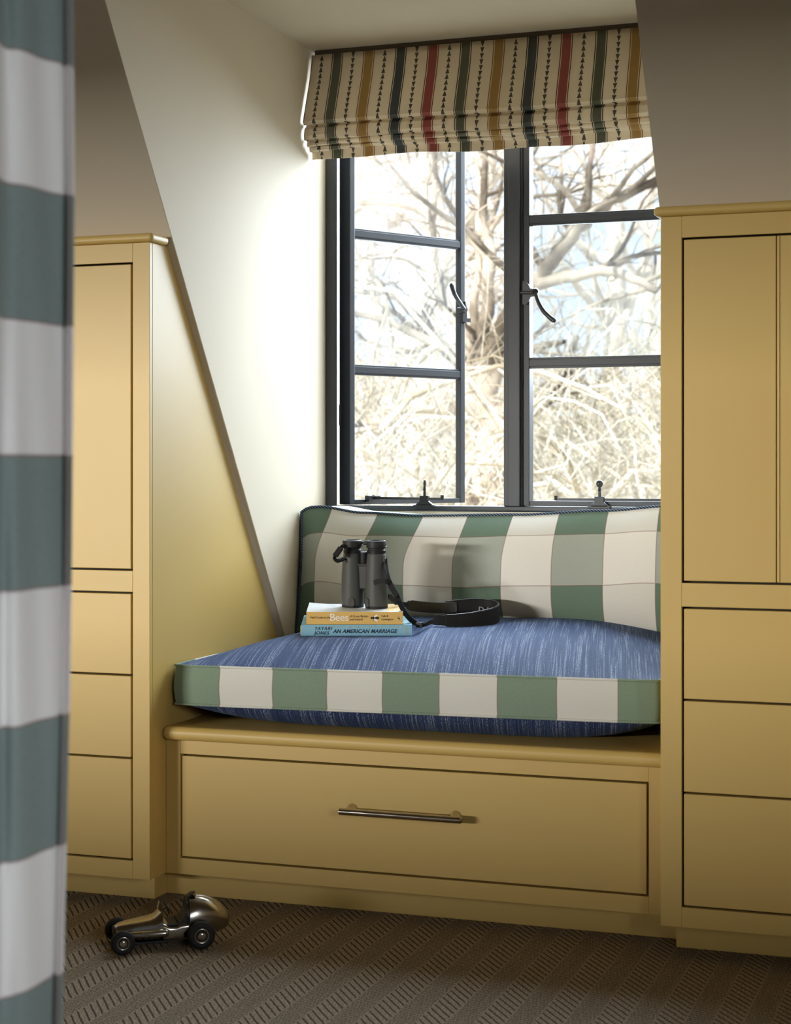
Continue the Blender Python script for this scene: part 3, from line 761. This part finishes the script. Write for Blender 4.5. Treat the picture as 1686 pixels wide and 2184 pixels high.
# ------------------------------------------------------------------ binoculars, standing on the upper book
bi_px = (752 + 803) / 2
bd = 3.655
bz = z2 + T2 * math.cos(tilt) + .055 * math.sin(tilt)
pb = rd((bi_px - CXP) / FPX * bd, bd, 0)
bn = thing('binoculars', (pb.x, pb.y, bz), 'dark grey roof prism binoculars with black eyecups, standing upright on the books', 'binoculars', rot=(math.radians(1.2), 0, TH - math.radians(24)))
HS = .0278
KB = .985
def barrel(sx, lat):
    cc = (sx * HS, 0, 0)
    bar = mk('barrel', lathe([(r * KB, z) for r, z in [(.0222, .004), (.0240, .006), (.0243, .020), (.0240, .045), (.0232, .072), (.0212, .098), (.0197, .110), (.0193, .1135), (.0185, .1150)]], 40, cc), ARMOUR, bn, auto=.7)
    mk('objective_ring', lathe([(.0225, .0005), (.0232, .0015), (.0232, .0045), (.0218, .0055)], 40, cc), RUBBER, bar, auto=.7)
    mk('eyecup_collar', lathe([(.0183, .1150), (.0190, .1158), (.0190, .1215), (.0180, .1225), (.0176, .1262)], 40, cc), RUBBER, bar, auto=.7)
    mk('eyecup', lathe([(.0180, .1262), (.0205, .1275), (.0208, .1300), (.0208, .1395), (.0200, .1418), (.0175, .1425), (.0160, .1405), (.0155, .1330)], 40, cc), RUBBER, bar, auto=.7)
    if sx > 0:
        rib = [xf(box(-.0006, .0006, .0188, .0198, .1165, .1212), lambda p, a=a: Vector((p.x * math.cos(a) - p.y * math.sin(a) + cc[0], p.x * math.sin(a) + p.y * math.cos(a), p.z))) for a in [2 * PI * k / 44 for k in range(44)]]
        mk('dioptre_ribs', join(*rib), RUBBER, bar)
        mk('eyecup_tab', box(cc[0] + .014, cc[0] + .0245, -.006, .004, .1285, .1305), RUBBER, bar, bevel=.0005)
    # lens-cover tab near the foot
    ang = -PI / 2 + (.28 if sx < 0 else -.55)
    def wrap(p): 
        a = ang + p.x / .0243; r = .0240 - p.y
        return Vector((cc[0] + r * math.cos(a), r * math.sin(a), p.z))
    arch = [(-.0065, .0052), (.0065, .0052)] + [(.0065 * math.cos(t), .0165 + .0065 * math.sin(t)) for t in [PI * k / 8 for k in range(9)]]
    mk('lens_cover_tab', xf(prism(arch, 1, -.0028, .001), wrap), ARMOUR, bar, bevel=.0004)
    mk('cover_hinge', xf(box(-.005, .005, -.0016, .001, .0015, .0052), wrap), RUBBER, bar)
    return bar
bl_ = barrel(-1, 0); br_ = barrel(1, 0)
mk('bridge', join(box(-.014, .014, -.010, .012, .040, .092), prism([(-.012, -.012), (.012, -.012), (.010, .014), (-.010, .014)], 2, .088, .094)), RUBBER, bn, bevel=.002)
mk('focus_wheel', join(lathe([(.0080, .094), (.0085, .0955), (.0085, .1165), (.0078, .118)], 26, (0, -.002, 0)), *[xf(box(-.0005, .0005, .0082, .0090, .097, .115), lambda p, a=a: Vector((p.x * math.cos(a) - p.y * math.sin(a), p.x * math.sin(a) + p.y * math.cos(a) - .002, p.z))) for a in [2 * PI * k / 24 for k in range(24)]]), RUBBER, bn, auto=.7)
mk('eyecup_link', join(box(-.012, .010, .002, .008, .134, .1395), tube([(-.003, .005, .1365), (.006, .005, .1365)], .0045, 12)), RUBBER, bn)
mk('strap_lug', xf(box(-.005, .005, -.004, .004, .096, .106), lambda p: Vector((HS + .0205 + p.x * .6, p.y - .004, p.z))), RUBBER, bn, bevel=.001)
mk('strap_lug', xf(box(-.005, .005, -.004, .004, .096, .106), lambda p: Vector((-HS - .0205 + p.x * .6, p.y - .004, p.z))), RUBBER, bn, bevel=.001)
Mi = Matrix.Translation(bn.location) @ bn.rotation_euler.to_matrix().to_4x4(); Mi = Mi.inverted()
def loc(px, py, d): return Mi @ ray(px, py, d)
# little loop of webbing on the far barrel
lp = spline([loc(735, 1166, 3.645), loc(729, 1165, 3.64), loc(722, 1178, 3.635), loc(713, 1189, 3.63), loc(718, 1196, 3.63), loc(727, 1194, 3.64), loc(736, 1191, 3.65)], 5)
mk('strap_end_loop', join(ribbon(lp, [(.2, 1, .2)] * len(lp), .009, .0024), ribbon([loc(727, 1168, 3.628), loc(714, 1186, 3.622)], [(.7, .3, .5)] * 2, .012, .004)), WEB, bn)
# neck strap: webbing from the near barrel, buckle, padded loop lying on the cushion
def zsurf(p): return top_z(p.x, p.y)
w_up = spline([loc(823, 1190, 3.635), loc(824, 1205, 3.625), loc(829, 1232, 3.60), loc(838, 1255, 3.585), loc(850, 1281, 3.58), loc(862, 1305, 3.60), loc(878, 1324, 3.61), loc(893, 1333, 3.605)], 6)
st_ = mk('neck_strap', ribbon(w_up, [(1, .45, 0)] * len(w_up), [.0045 + .006 * smooth01((i_ - 10) / 12) for i_ in range(len(w_up))], .0022), WEB, bn, label='black neck strap with padded loop')
w_dn = spline([loc(816, 1194, 3.632), loc(818, 1215, 3.612), loc(829, 1239, 3.588), loc(838, 1256, 3.58)], 6)
mk('strap_webbing', ribbon(w_dn, [(1, .35, 0)] * len(w_dn), [.0045 + .005 * smooth01((i_ - 8) / 10) for i_ in range(len(w_dn))], .002), WEB, st_)
tl = spline([loc(838, 1252, 3.578), loc(826, 1241, 3.572), loc(812, 1239, 3.575), loc(797, 1243, 3.58)], 5)
mk('strap_tail', ribbon(tl, [(0, .25, 1)] * len(tl), .0105, .0022), WEB, st_)
mk('slider_buckle', join(ribbon([loc(831, 1247, 3.576), loc(846, 1272, 3.571)], [(1, .45, 0)] * 2, .013, .005)), RUBBER, st_, bevel=.001)
mk('strap_buckle', xf(box(-.007, .007, -.006, .006, -.005, .006), lambda p: loc(895, 1333, 3.60) + p), RUBBER, st_, bevel=.0012)
w2_ = spline([loc(896, 1334, 3.60), loc(906, 1333, 3.60), loc(918, 1327, 3.603), loc(932, 1326, 3.605)], 5)
mk('strap_webbing', ribbon(w2_, [(0, .1, 1)] * len(w2_), [.004 + .007 * (i / (len(w2_) - 1)) for i in range(len(w2_))], .0022), WEB, st_)
def padpts(seq): return [loc(*s_) for s_ in seq]
pc = spline(padpts([(924, 1322, 3.605), (945, 1323, 3.606), (970, 1326, 3.612), (1000, 1325, 3.625), (1030, 1320, 3.648), (1052, 1314, 3.675), (1062, 1307, 3.705), (1056, 1300, 3.735), (1038, 1296, 3.752), (1005, 1294, 3.757), (970, 1295, 3.752), (938, 1296, 3.742), (905, 1294, 3.725), (868, 1290, 3.705)]), 6)
npc = len(pc)
def padw(f):
    pts = [(0, .019), (.10, .023), (.12, .025), (.17, .031), (.26, .0345), (.5, .036), (.70, .033), (.78, .028), (.82, .025), (.86, .024), (.97, .022), (1, .013)]
    for a, b in zip(pts, pts[1:]):
        if a[0] <= f <= b[0]: return a[1] + (b[1] - a[1]) * (f - a[0]) / (b[0] - a[0])
    return pts[-1][1]
wd = [padw(i / (npc - 1)) for i in range(npc)]
i0, i1 = int(.10 * npc), int(.83 * npc)
mk('strap_sleeve', ribbon(pc[:i0 + 2], [(0, .12, 1)] * (i0 + 2), [.021] * (i0 + 2), .0042), WEB, st_, bevel=.001)
mk('strap_pad', ribbon(pc[i0:i1], [(0, .1, 1)] * (i1 - i0), wd[i0:i1], .0055), WEB, st_, bevel=.0015, seg=3)
rim = [Vector(p) + Vector((0, 0, 1)) * (wd[i0 + k] / 2) for k, p in enumerate(pc[i0:i1])]
mk('pad_rim', tube(rim, .0016, 6), LEATHER, st_, smooth=True)
cap = [Vector(p) + Vector((0, -.004, 0)) for p in pc[i1 - 6:]]
mk('leather_cap', ribbon(cap, [(0, .1, 1)] * len(cap), [.020] + [.0235] * (len(cap) - 3) + [.021, .014], .004), LEATHER, st_, bevel=.0012, label='shiny black leatherette strap end')
pan = [Vector(p) + Vector((.0, -.0068, .0)) for p in pc[i1 - 2:-5]]
mk('cap_panel', ribbon(pan, [(0, .1, 1)] * len(pan), .0145, .0015), LEATHER, st_)
w3 = spline([loc(870, 1290, 3.70), loc(855, 1288, 3.685), loc(843, 1281, 3.67), loc(833, 1275, 3.66), loc(815, 1268, 3.665)], 5)
mk('strap_webbing', ribbon(w3, [(0, .2, 1)] * len(w3), .0100, .0022), WEB, st_)
mk('strap_buckle', ribbon([loc(846, 1285, 3.668), loc(830, 1273, 3.655)], [(0, .2, 1)] * 2, .012, .0045), RUBBER, st_)
# print on the inner face of the pad
tp, tq = loc(1020, 1305, 3.749), loc(1052, 1307, 3.738)
ax = (tq - tp).normalized(); az = Vector((0, 0, 1)); az = (az - ax * az.dot(ax)).normalized(); ay = ax.cross(az)
Mt = Matrix((ax, az, -ay)).transposed().to_4x4(); Mt.translation = tp + ay * .0022 * (1 if ay.y < 0 else -1)
text('D I', .017, GREYINK, 'strap_lettering', st_, Mt, .0001, 0, 1.1)

# ------------------------------------------------------------------ toy racing car on the carpet: local +x to the nose
cr_, cf_ = Vector((-1.3400, 2.7600, 0)), Vector((-1.4518, 2.6811, 0))     # near rear and near front wheel contacts
axd = (cf_ - cr_).normalized(); WB = (cf_ - cr_).length
perp = Vector((-axd.y, axd.x, 0))
if perp.y < 0: perp = -perp
TRK = .094
ctr = (cr_ + cf_) / 2 + perp * TRK / 2
car = thing('toy_racing_car', ctr, 'polished metal vintage toy racing car with black rubber tyres, parked on the carpet', 'toy car', rot=(0, 0, math.atan2(axd.y, axd.x)))
fx, rx = WB / 2, -WB / 2
near = -1 if (Matrix.Rotation(math.atan2(axd.y, axd.x), 3, 'Z') @ Vector((0, 1, 0))).dot(perp) > 0 else 1
# body sections: x, z bottom, z top, half width, squareness
secs = [(fx + .0110, .026, .034, .008, 2), (fx + .0095, .020, .040, .014, 2.2), (fx + .0040, .0165, .0435, .0190, 2.4), (fx - .010, .014, .0468, .0228, 2.5), (fx - .030, .0125, .0500, .0262, 2.5), (fx - .052, .0120, .0530, .0290, 2.5), (fx - .062, .0120, .0570, .0302, 2.4), (fx - .0690, .0120, .0640, .0305, 2.3), (fx - .0725, .0120, .0690, .0305, 2.3),
        (fx - .0730, .0120, .0470, .0306, 5), (fx - .085, .0120, .0400, .0308, 5), (fx - .097, .0120, .0400, .0310, 5), (fx - .1050, .0120, .0440, .0312, 5),
        (rx + .0186, .0120, .0440, .0312, 5), (rx + .0170, .0122, .0815, .0312, 2.05), (rx + .0160, .0122, .0830, .0312, 2.0), (rx + .000, .0130, .0845, .0300, 2.0), (rx - .016, .0140, .0815, .0280, 2.0), (rx - .033, .0160, .0735, .0240, 2.0), (rx - .046, .0200, .0620, .0180, 2.0), (rx - .054, .0250, .0500, .0105, 2.0), (rx - .0570, .0310, .0410, .0035, 2.0)]
NR = 36
bv, bf = [], []
for x, zb_, zt_, hw, e in secs:
    zm, hh = zb_ * .55 + zt_ * .45, None
    for k in range(NR):
        a = 2 * PI * k / NR; c_, s_ = math.cos(a), math.sin(a)
        yy = hw * math.copysign(abs(c_) ** (2 / e), c_)
        hz_ = (zt_ - zm) if s_ > 0 else (zm - zb_)
        bv.append((x, yy, zm + hz_ * math.copysign(abs(s_) ** (2 / e), s_)))
for i in range(len(secs) - 1):
    for k in range(NR): bf.append((i * NR + k, i * NR + (k + 1) % NR, (i + 1) * NR + (k + 1) % NR, (i + 1) * NR + k))
bf.append(tuple(range(NR))); bf.append(tuple(range((len(secs) - 1) * NR, len(secs) * NR)))
body = mk('body', (bv, bf), ALU, car, auto=.75)
mk('tail_fin_ridge', tube([(x, 0, zt_ - .0004) for x, _, zt_, _, _ in secs[15:]], [.0016] * 6 + [.0008], 8), ALU, body, smooth=True)
sd = near
mk('exhaust_fairing', xf(tube(spline([(fx - .004, sd * .0235, .0262), (fx - .020, sd * .0262, .0275), (fx - .050, sd * .0295, .0280), (fx - .072, sd * .0312, .0285), (fx - .082, sd * .0305, .0285)], 5), [.0012] + [.0055] * 3 + [.0066] * 13 + [.0066, .0062, .0050, .0020], 14), lambda p: Vector((p.x, p.y, p.z))), ALU, car, smooth=True)
for k in range(13):
    x = fx - .036 - k * .0028
    mk('louvre', xf(box(x - .0008, x + .0008, sd * .033, sd * .0362, .0255, .0325), lambda p: p), BLACKSEAT if False else ALU, car, bevel=.0003)
mk('nose_grille', xf(lathe([(.0085, 0), (.0130, .0008), (.0130, .002), (.010, .003)], 24), lambda p: Vector((fx + .0095 + p.z, p.x * 1.1, .0305 + p.y * .75))), Mat('dark_grille', (.03, .03, .03), .4, .5, .8), car)
mk('cockpit', join(box(fx - .106, fx - .0735, -.0275, .0275, .0395, .0412), box(rx + .030, fx - .100, -.0275, .0275, .0405, .0450)), BLACKSEAT, car)
seatp = [(rx + .0320, .041), (rx + .0225, .060), (rx + .0185, .084), (rx + .0115, .0895), (rx + .0030, .0905), (rx + .0090, .0875), (rx + .0150, .0815), (rx + .0165, .060), (rx + .0180, .041)]
mk('seat_back', xf(prism([(a, b) for a, b in seatp], 1, -.0265, .0265), lambda p: Vector((p.x, p.y * (1.0 - .65 * smooth01((p.z - .055) / .03)), p.z))), BLACKSEAT, car, bevel=.0008)
mk('bulkhead', prism([(-.0285, .0415), (.0285, .0415), (.0290, .055), (.0255, .066), (.0190, .0745), (.0100, .0800), (0, .0815), (-.0100, .0800), (-.0190, .0745), (-.0255, .066), (-.0290, .055)], 0, rx + .0188, rx + .0215), BLACKSEAT, car)
mk('cockpit_floor', box(fx - .104, fx - .0735, -.0270, .0270, .0405, .0418), BLACKSEAT, car)
mk('windscreen', xf(grid(10, 3, lambda i, j: (fx - .0700 - .004 * j + .010 * (1 - (2 * i - 1) ** 2) * .5, (2 * i - 1) * .020 * (1 - .35 * j), .0625 + .0055 * (1 - (2 * i - 1) ** 2) + .0120 * j * (1 - .6 * (2 * i - 1) ** 2))), lambda p: p), ALU, car, smooth=True)
wc = Vector((fx - .0830, 0, .0660))
mk('steering_wheel', join(tube([wc + Vector((.0045 * math.sin(t), .0125 * math.cos(t), .0120 * math.sin(t))) for t in [2 * PI * k / 20 for k in range(21)]], .0013, 6, False), tube([wc, wc + Vector((.012, 0, -.006))], .0012, 6), tube([wc + Vector((0, -.012, 0)), wc + Vector((0, .012, 0))], .001, 6)), BLACKSEAT, car, smooth=True)
mk('axle', tube([(fx, -TRK / 2 + .006, .0212), (fx, TRK / 2 - .006, .0212)], .0026, 10), ALU, car, smooth=True)
mk('axle', tube([(rx, -TRK / 2 + .006, .0245), (rx, TRK / 2 - .006, .0245)], .0028, 10), ALU, car, smooth=True)
mk('chassis_pan', box(rx - .005, fx + .006, -.021, .021, .0085, .0125), BLACKSEAT, car, bevel=.001)
def wheel(x, r, side, wdt):
    yc = side * (TRK / 2)
    def pl_(p): return Vector((x + p.x, yc + side * p.z, r + p.y))
    w_ = mk('wheel', xf(lathe([(r * .45, -wdt), (r * .72, -wdt * 1.02), (r * .90, -wdt * .86), (r * .985, -wdt * .45), (r, 0), (r * .985, wdt * .45), (r * .90, wdt * .86), (r * .74, wdt * 1.02), (r * .56, wdt * .86)], 40), pl_), TYRE, car, smooth=True)
    mk('wheel_rim', xf(lathe([(r * .50, wdt * .6), (r * .55, wdt * .92), (r * .53, wdt * 1.0), (r * .46, wdt * .94), (r * .40, wdt * .80), (r * .28, wdt * .86)], 32), pl_), ALU, w_, smooth=True)
    mk('hub_nut', xf(lathe([(r * .28, wdt * .82), (r * .29, wdt * 1.02), (r * .22, wdt * 1.16), (r * .13, wdt * 1.2), (r * .12, wdt * 1.05), (.0002, wdt * 1.05)], 20), pl_), CHROME, w_, auto=.8)
for s_ in (-1, 1):
    wheel(fx, .0212, s_, .0075); wheel(rx, .0245, s_, .0085)

# ------------------------------------------------------------------ checked curtain in the foreground
cur = thing('check_curtain', tuple(rd(-.28, 1.46, 0)), 'pale and blue-green checked linen curtain hanging in the near foreground', 'curtain')
plan = [(-420, 1.50), (-330, 1.44), (-240, 1.52), (-150, 1.45), (-80, 1.375), (-30, 1.365), (4, 1.415), (40, 1.425), (85, 1.452), (126, 1.478), (135, 1.492), (147, 1.486), (155, 1.497)]
pp = spline([(a, b, 0) for a, b in plan], 8)
acc = [0]
P3 = [rd((p.x - CXP) / FPX * p.y, p.y, 0) for p in pp]
for a, b in zip(P3, P3[1:]): acc.append(acc[-1] + (b - a).length)
tot = acc[-1]; NZ = 90
edge = [(0, 153), (400, 156), (1000, 152), (1250, 150), (1500, 146), (1800, 139), (2184, 130)]
def edge_off(z):
    y = HOR - (z - CAMZ) * FPX / 1.49
    for a, b in zip(edge, edge[1:]):
        if a[0] <= y <= b[0]: return a[1] + (b[1] - a[1]) * (y - a[0]) / (b[0] - a[0]) - 155
    return edge[0][1] - 155 if y < 0 else edge[-1][1] - 155 - (y - 2184) * .02
cv, cf, cuv = [], [], []
for j in range(NZ + 1):
    z = .004 + (2.296 - .004) * j / NZ
    off = edge_off(z)
    for i, p in enumerate(pp):
        dpx = off * (1.0 if p.x > 60 else max(0, (p.x + 40) / 100))
        d = p.y + .004 * math.sin(z * 5.2 + p.x * .03) + .0025 * math.sin(z * 11 + p.x * .08)
        q_ = rd((p.x + dpx - CXP) / FPX * d, d, z)
        cv.append(tuple(q_)); cuv.append(((z - CAMZ + .0995) / .1112 + 1.0, (acc[i] - tot + .0105) / .114 + 1.0))
nI = len(pp)
for j in range(NZ):
    for i in range(nI - 1): cf.append((j * nI + i, j * nI + i + 1, (j + 1) * nI + i + 1, (j + 1) * nI + i))
cl = mk('cloth', (cv, cf), CURT_CHECK, cur, smooth=True, uv=cuv)
so = cl.modifiers.new('thick', 'SOLIDIFY'); so.thickness = .0025; so.offset = 0

# ------------------------------------------------------------------ outside: bank, scrub and bare trees
def m_bark(name, a, b):
    m = Mat(name, a, .9, .1); n = m.noise(m.geo(), 1.6, 4, .6); m.set('Base Color', m.mix(n.smooth(.35, .65), a, b)); return m
BARK = m_bark('oak_bark', (.13, .105, .08), (.68, .60, .49))
BARK2 = m_bark('pale_bark', (.60, .54, .46), (.85, .79, .70))
STRAW = m_bark('dry_stems', (.34, .29, .20), (.92, .88, .77))
def m_bank():
    m = Mat('winter_bank', (.5, .45, .3), 1, 0)
    n = m.noise(m.geo(), .9, 6, .7); n2 = m.noise(m.geo(), 6, 4, .7)
    m.set('Base Color', m.mix((n * .55 + n2 * .45).smooth(.40, .60), (.28, .25, .17), (.88, .84, .74))); return m
mk('ground_bank', grid(40, 24, lambda i, j: (-32 + 40 * i, 7 + 40 * j, -3.0 + 4.6 * smooth01((j * 40 - 6) / 26) + .35 * math.sin(i * 17 + j * 5) + .25 * math.sin(i * 41 + j * 13))), m_bank(), kind='structure', smooth=True, label='pale winter bank of dry grass beyond the window', cat='ground')

def grow(rng, out, p, d, ln, r, level, maxl, wob, up, nseg=6):
    pts = [p.copy()]; rr = [r]
    q, dd = p.copy(), d.copy()
    for k in range(nseg):
        dd = (dd + Vector((rng.gauss(0, wob), rng.gauss(0, wob), rng.gauss(0, wob) + up))).normalized()
        q = q + dd * (ln / nseg); pts.append(q.copy()); rr.append(max(.0035, r * (1 - .62 * (k + 1) / nseg)))
    out[min(level, 2)].append((pts, rr))
    if level < maxl:
        for c in range(rng.choice((2, 3, 3, 4))):
            k = rng.randint(2, nseg); a = pts[k]
            side = Vector((rng.gauss(0, 1), rng.gauss(0, 1), rng.gauss(.25, .8))).normalized()
            nd = (dd * .7 + side * .85).normalized()
            grow(rng, out, a, nd, ln * rng.uniform(.45, .72), max(.005, rr[k] * .62), level + 1, maxl, wob * 1.15, up, 5)
def tree(name, label, limbs, seed, mat, maxl=4, group='bare trees outside', wob=.20, tw=True):
    rng = random.Random(seed); out = [[], [], []]
    base = limbs[0][0][0]
    for pts, r0, r1, kids, kl in limbs:
        sp_ = spline(pts, 5); m = len(sp_)
        rr = [r0 + (r1 - r0) * i / (m - 1) for i in range(m)]
        for i in range(1, m - 1): sp_[i] = sp_[i] + Vector((rng.gauss(0, r0 * .16), rng.gauss(0, r0 * .16), rng.gauss(0, r0 * .1)))
        out[0].append((sp_, rr))
        for c in range(kids):
            k = rng.randint(int(m * .3), m - 1); t_ = (sp_[k] - sp_[k - 1]).normalized()
            side = Vector((rng.gauss(0, 1), rng.gauss(0, .8), rng.gauss(.2, .7))).normalized()
            grow(rng, out, sp_[k], (t_ * .6 + side).normalized(), kl * rng.uniform(.6, 1.2), rr[k] * .55, 1, maxl, wob, .02)
    o = thing(name, tuple(base), label, 'tree', group=group)
    for nm, lst, n in (('trunk', out[0], 8), ('branches', out[1], 5), ('twigs', out[2], 3)):
        if lst: mk(nm, join(*[tube(a, b, n, False) for a, b in lst]), mat, o, smooth=True, kind='stuff' if nm != 'trunk' else None)
    return o
d0 = 12.5
def R(px, py, d): return ray(px, py, d)
tree('bare_oak_tree', 'gnarled bare oak whose dark trunk forks beside the window mullion', [
    ([R(1075, 2060, d0), R(1062, 1300, d0), R(1058, 1000, d0), R(1040, 860, d0), R(1030, 720, d0)], .15, .085, 6, 1.2),
    ([R(1034, 800, d0), R(1075, 690, d0 - .2), R(1150, 590, d0 - .5), R(1225, 500, d0 - .8), R(1300, 430, d0 - 1), R(1420, 385, d0 - 1)], .075, .030, 12, 1.2),
    ([R(1036, 830, d0), R(985, 770, d0 + .2), R(930, 735, d0 + .4), R(880, 670, d0 + .6), R(800, 600, d0 + .7)], .070, .02, 10, 1.1),
    ([R(1030, 720, d0), R(1045, 560, d0), R(1030, 420, d0 + .3), R(1040, 250, d0 + .5)], .055, .018, 12, 1.1),
    ([R(1150, 605, d0 - .5), R(1230, 585, d0 - .7), R(1310, 580, d0 - .9), R(1400, 620, d0 - 1)], .05, .025, 7, .9),
    ([R(930, 735, d0 + .4), R(880, 750, d0 + .3), R(845, 752, d0)], .04, .012, 3, .6),
    ([R(1020, 760, d0), R(940, 620, d0 + .5), R(925, 450, d0 + .8), R(930, 300, d0 + 1)], .045, .014, 9, .9)], 11, BARK, 3)
tree('bare_ash_tree', 'pale straight bare tree seen through the upper left panes', [
    ([R(905, 2000, 17), R(900, 1000, 17), R(915, 650, 17), R(920, 330, 17), R(925, 60, 17)], .20, .10, 12, 1.6),
    ([R(912, 700, 17), R(850, 520, 17), R(800, 380, 17.5), R(770, 250, 18)], .09, .03, 9, 1.3)], 5, BARK2, 3)
tree('bare_beech_tree', 'slender bare tree standing behind the shut casement, near its middle', [
    ([R(1290, 1900, 19), R(1300, 1000, 19), R(1310, 700, 19), R(1305, 480, 19), R(1290, 200, 19)], .13, .06, 12, 1.6),
    ([R(1305, 760, 19), R(1360, 600, 19), R(1400, 470, 19)], .07, .03, 7, 1.2)], 21, BARK2, 3)
tree('bare_willow_tree', 'wispy bare tree at the far side of the shut casement', [
    ([R(1395, 1900, 22), R(1385, 1000, 22), R(1395, 780, 22), R(1380, 560, 22), R(1390, 250, 22)], .12, .05, 14, 1.9)], 33, BARK2, 3)
tree('bare_alder_tree', 'faint bare tree behind the open casement, nearest its hinge', [
    ([R(800, 1900, 21), R(790, 1000, 21), R(800, 700, 21), R(785, 450, 21), R(800, 200, 21)], .11, .05, 13, 1.8)], 41, BARK2, 3)
tree('bare_birch_tree', 'thin pale bare tree seen between the open casement and the mullion', [
    ([R(1010, 1900, 16), R(1018, 1000, 16), R(1008, 700, 16), R(1025, 480, 16), R(1015, 200, 16)], .07, .04, 12, 1.2)], 57, BARK2, 3)
# tangle of dry arching stems on the bank
rng = random.Random(99); st = []
for k in range(300):
    d = rng.uniform(9.5, 22); px = rng.uniform(640, 1520); py0 = rng.uniform(900, 1250)
    a = ray(px, py0, d); L = rng.uniform(.8, 2.4); az = rng.uniform(0, 2 * PI); h = rng.uniform(.25, 1.0) * L
    e = a + Vector((math.cos(az) * L, math.sin(az) * L * .5, rng.uniform(-.3, .5))); m = a.lerp(e, .5) + Vector((0, 0, h))
    r = rng.choice((.006, .009, .012, .022)) * rng.uniform(.8, 1.25) * (d / 14)
    pts = [a.lerp(m, t).lerp(m.lerp(e, t), t) + Vector((rng.gauss(0, .03), rng.gauss(0, .03), rng.gauss(0, .03))) for t in [i / 7 for i in range(8)]]
    st.append(tube(pts, [r * (1 - .07 * i) for i in range(8)], 4, False))
for k in range(1500):
    d = rng.uniform(10, 24); px = rng.uniform(620, 1540); py0 = rng.uniform(820, 1150)
    a = ray(px, py0, d); L = rng.uniform(.4, 1.3); dr_ = Vector((rng.gauss(0, .7), rng.gauss(0, .4), rng.uniform(.2, 1.2))).normalized()
    pts = [a + dr_ * L * t + Vector((rng.gauss(0, .02), 0, rng.gauss(0, .02))) for t in (0, .35, .7, 1)]
    r = rng.uniform(.003, .008) * (d / 14); st.append(tube(pts, [r, r * .9, r * .7, r * .4], 3, False))
mk('dry_scrub', join(*st), STRAW, kind='stuff', label='tangle of pale dry arching stems below the bare trees', cat='scrub', smooth=True)
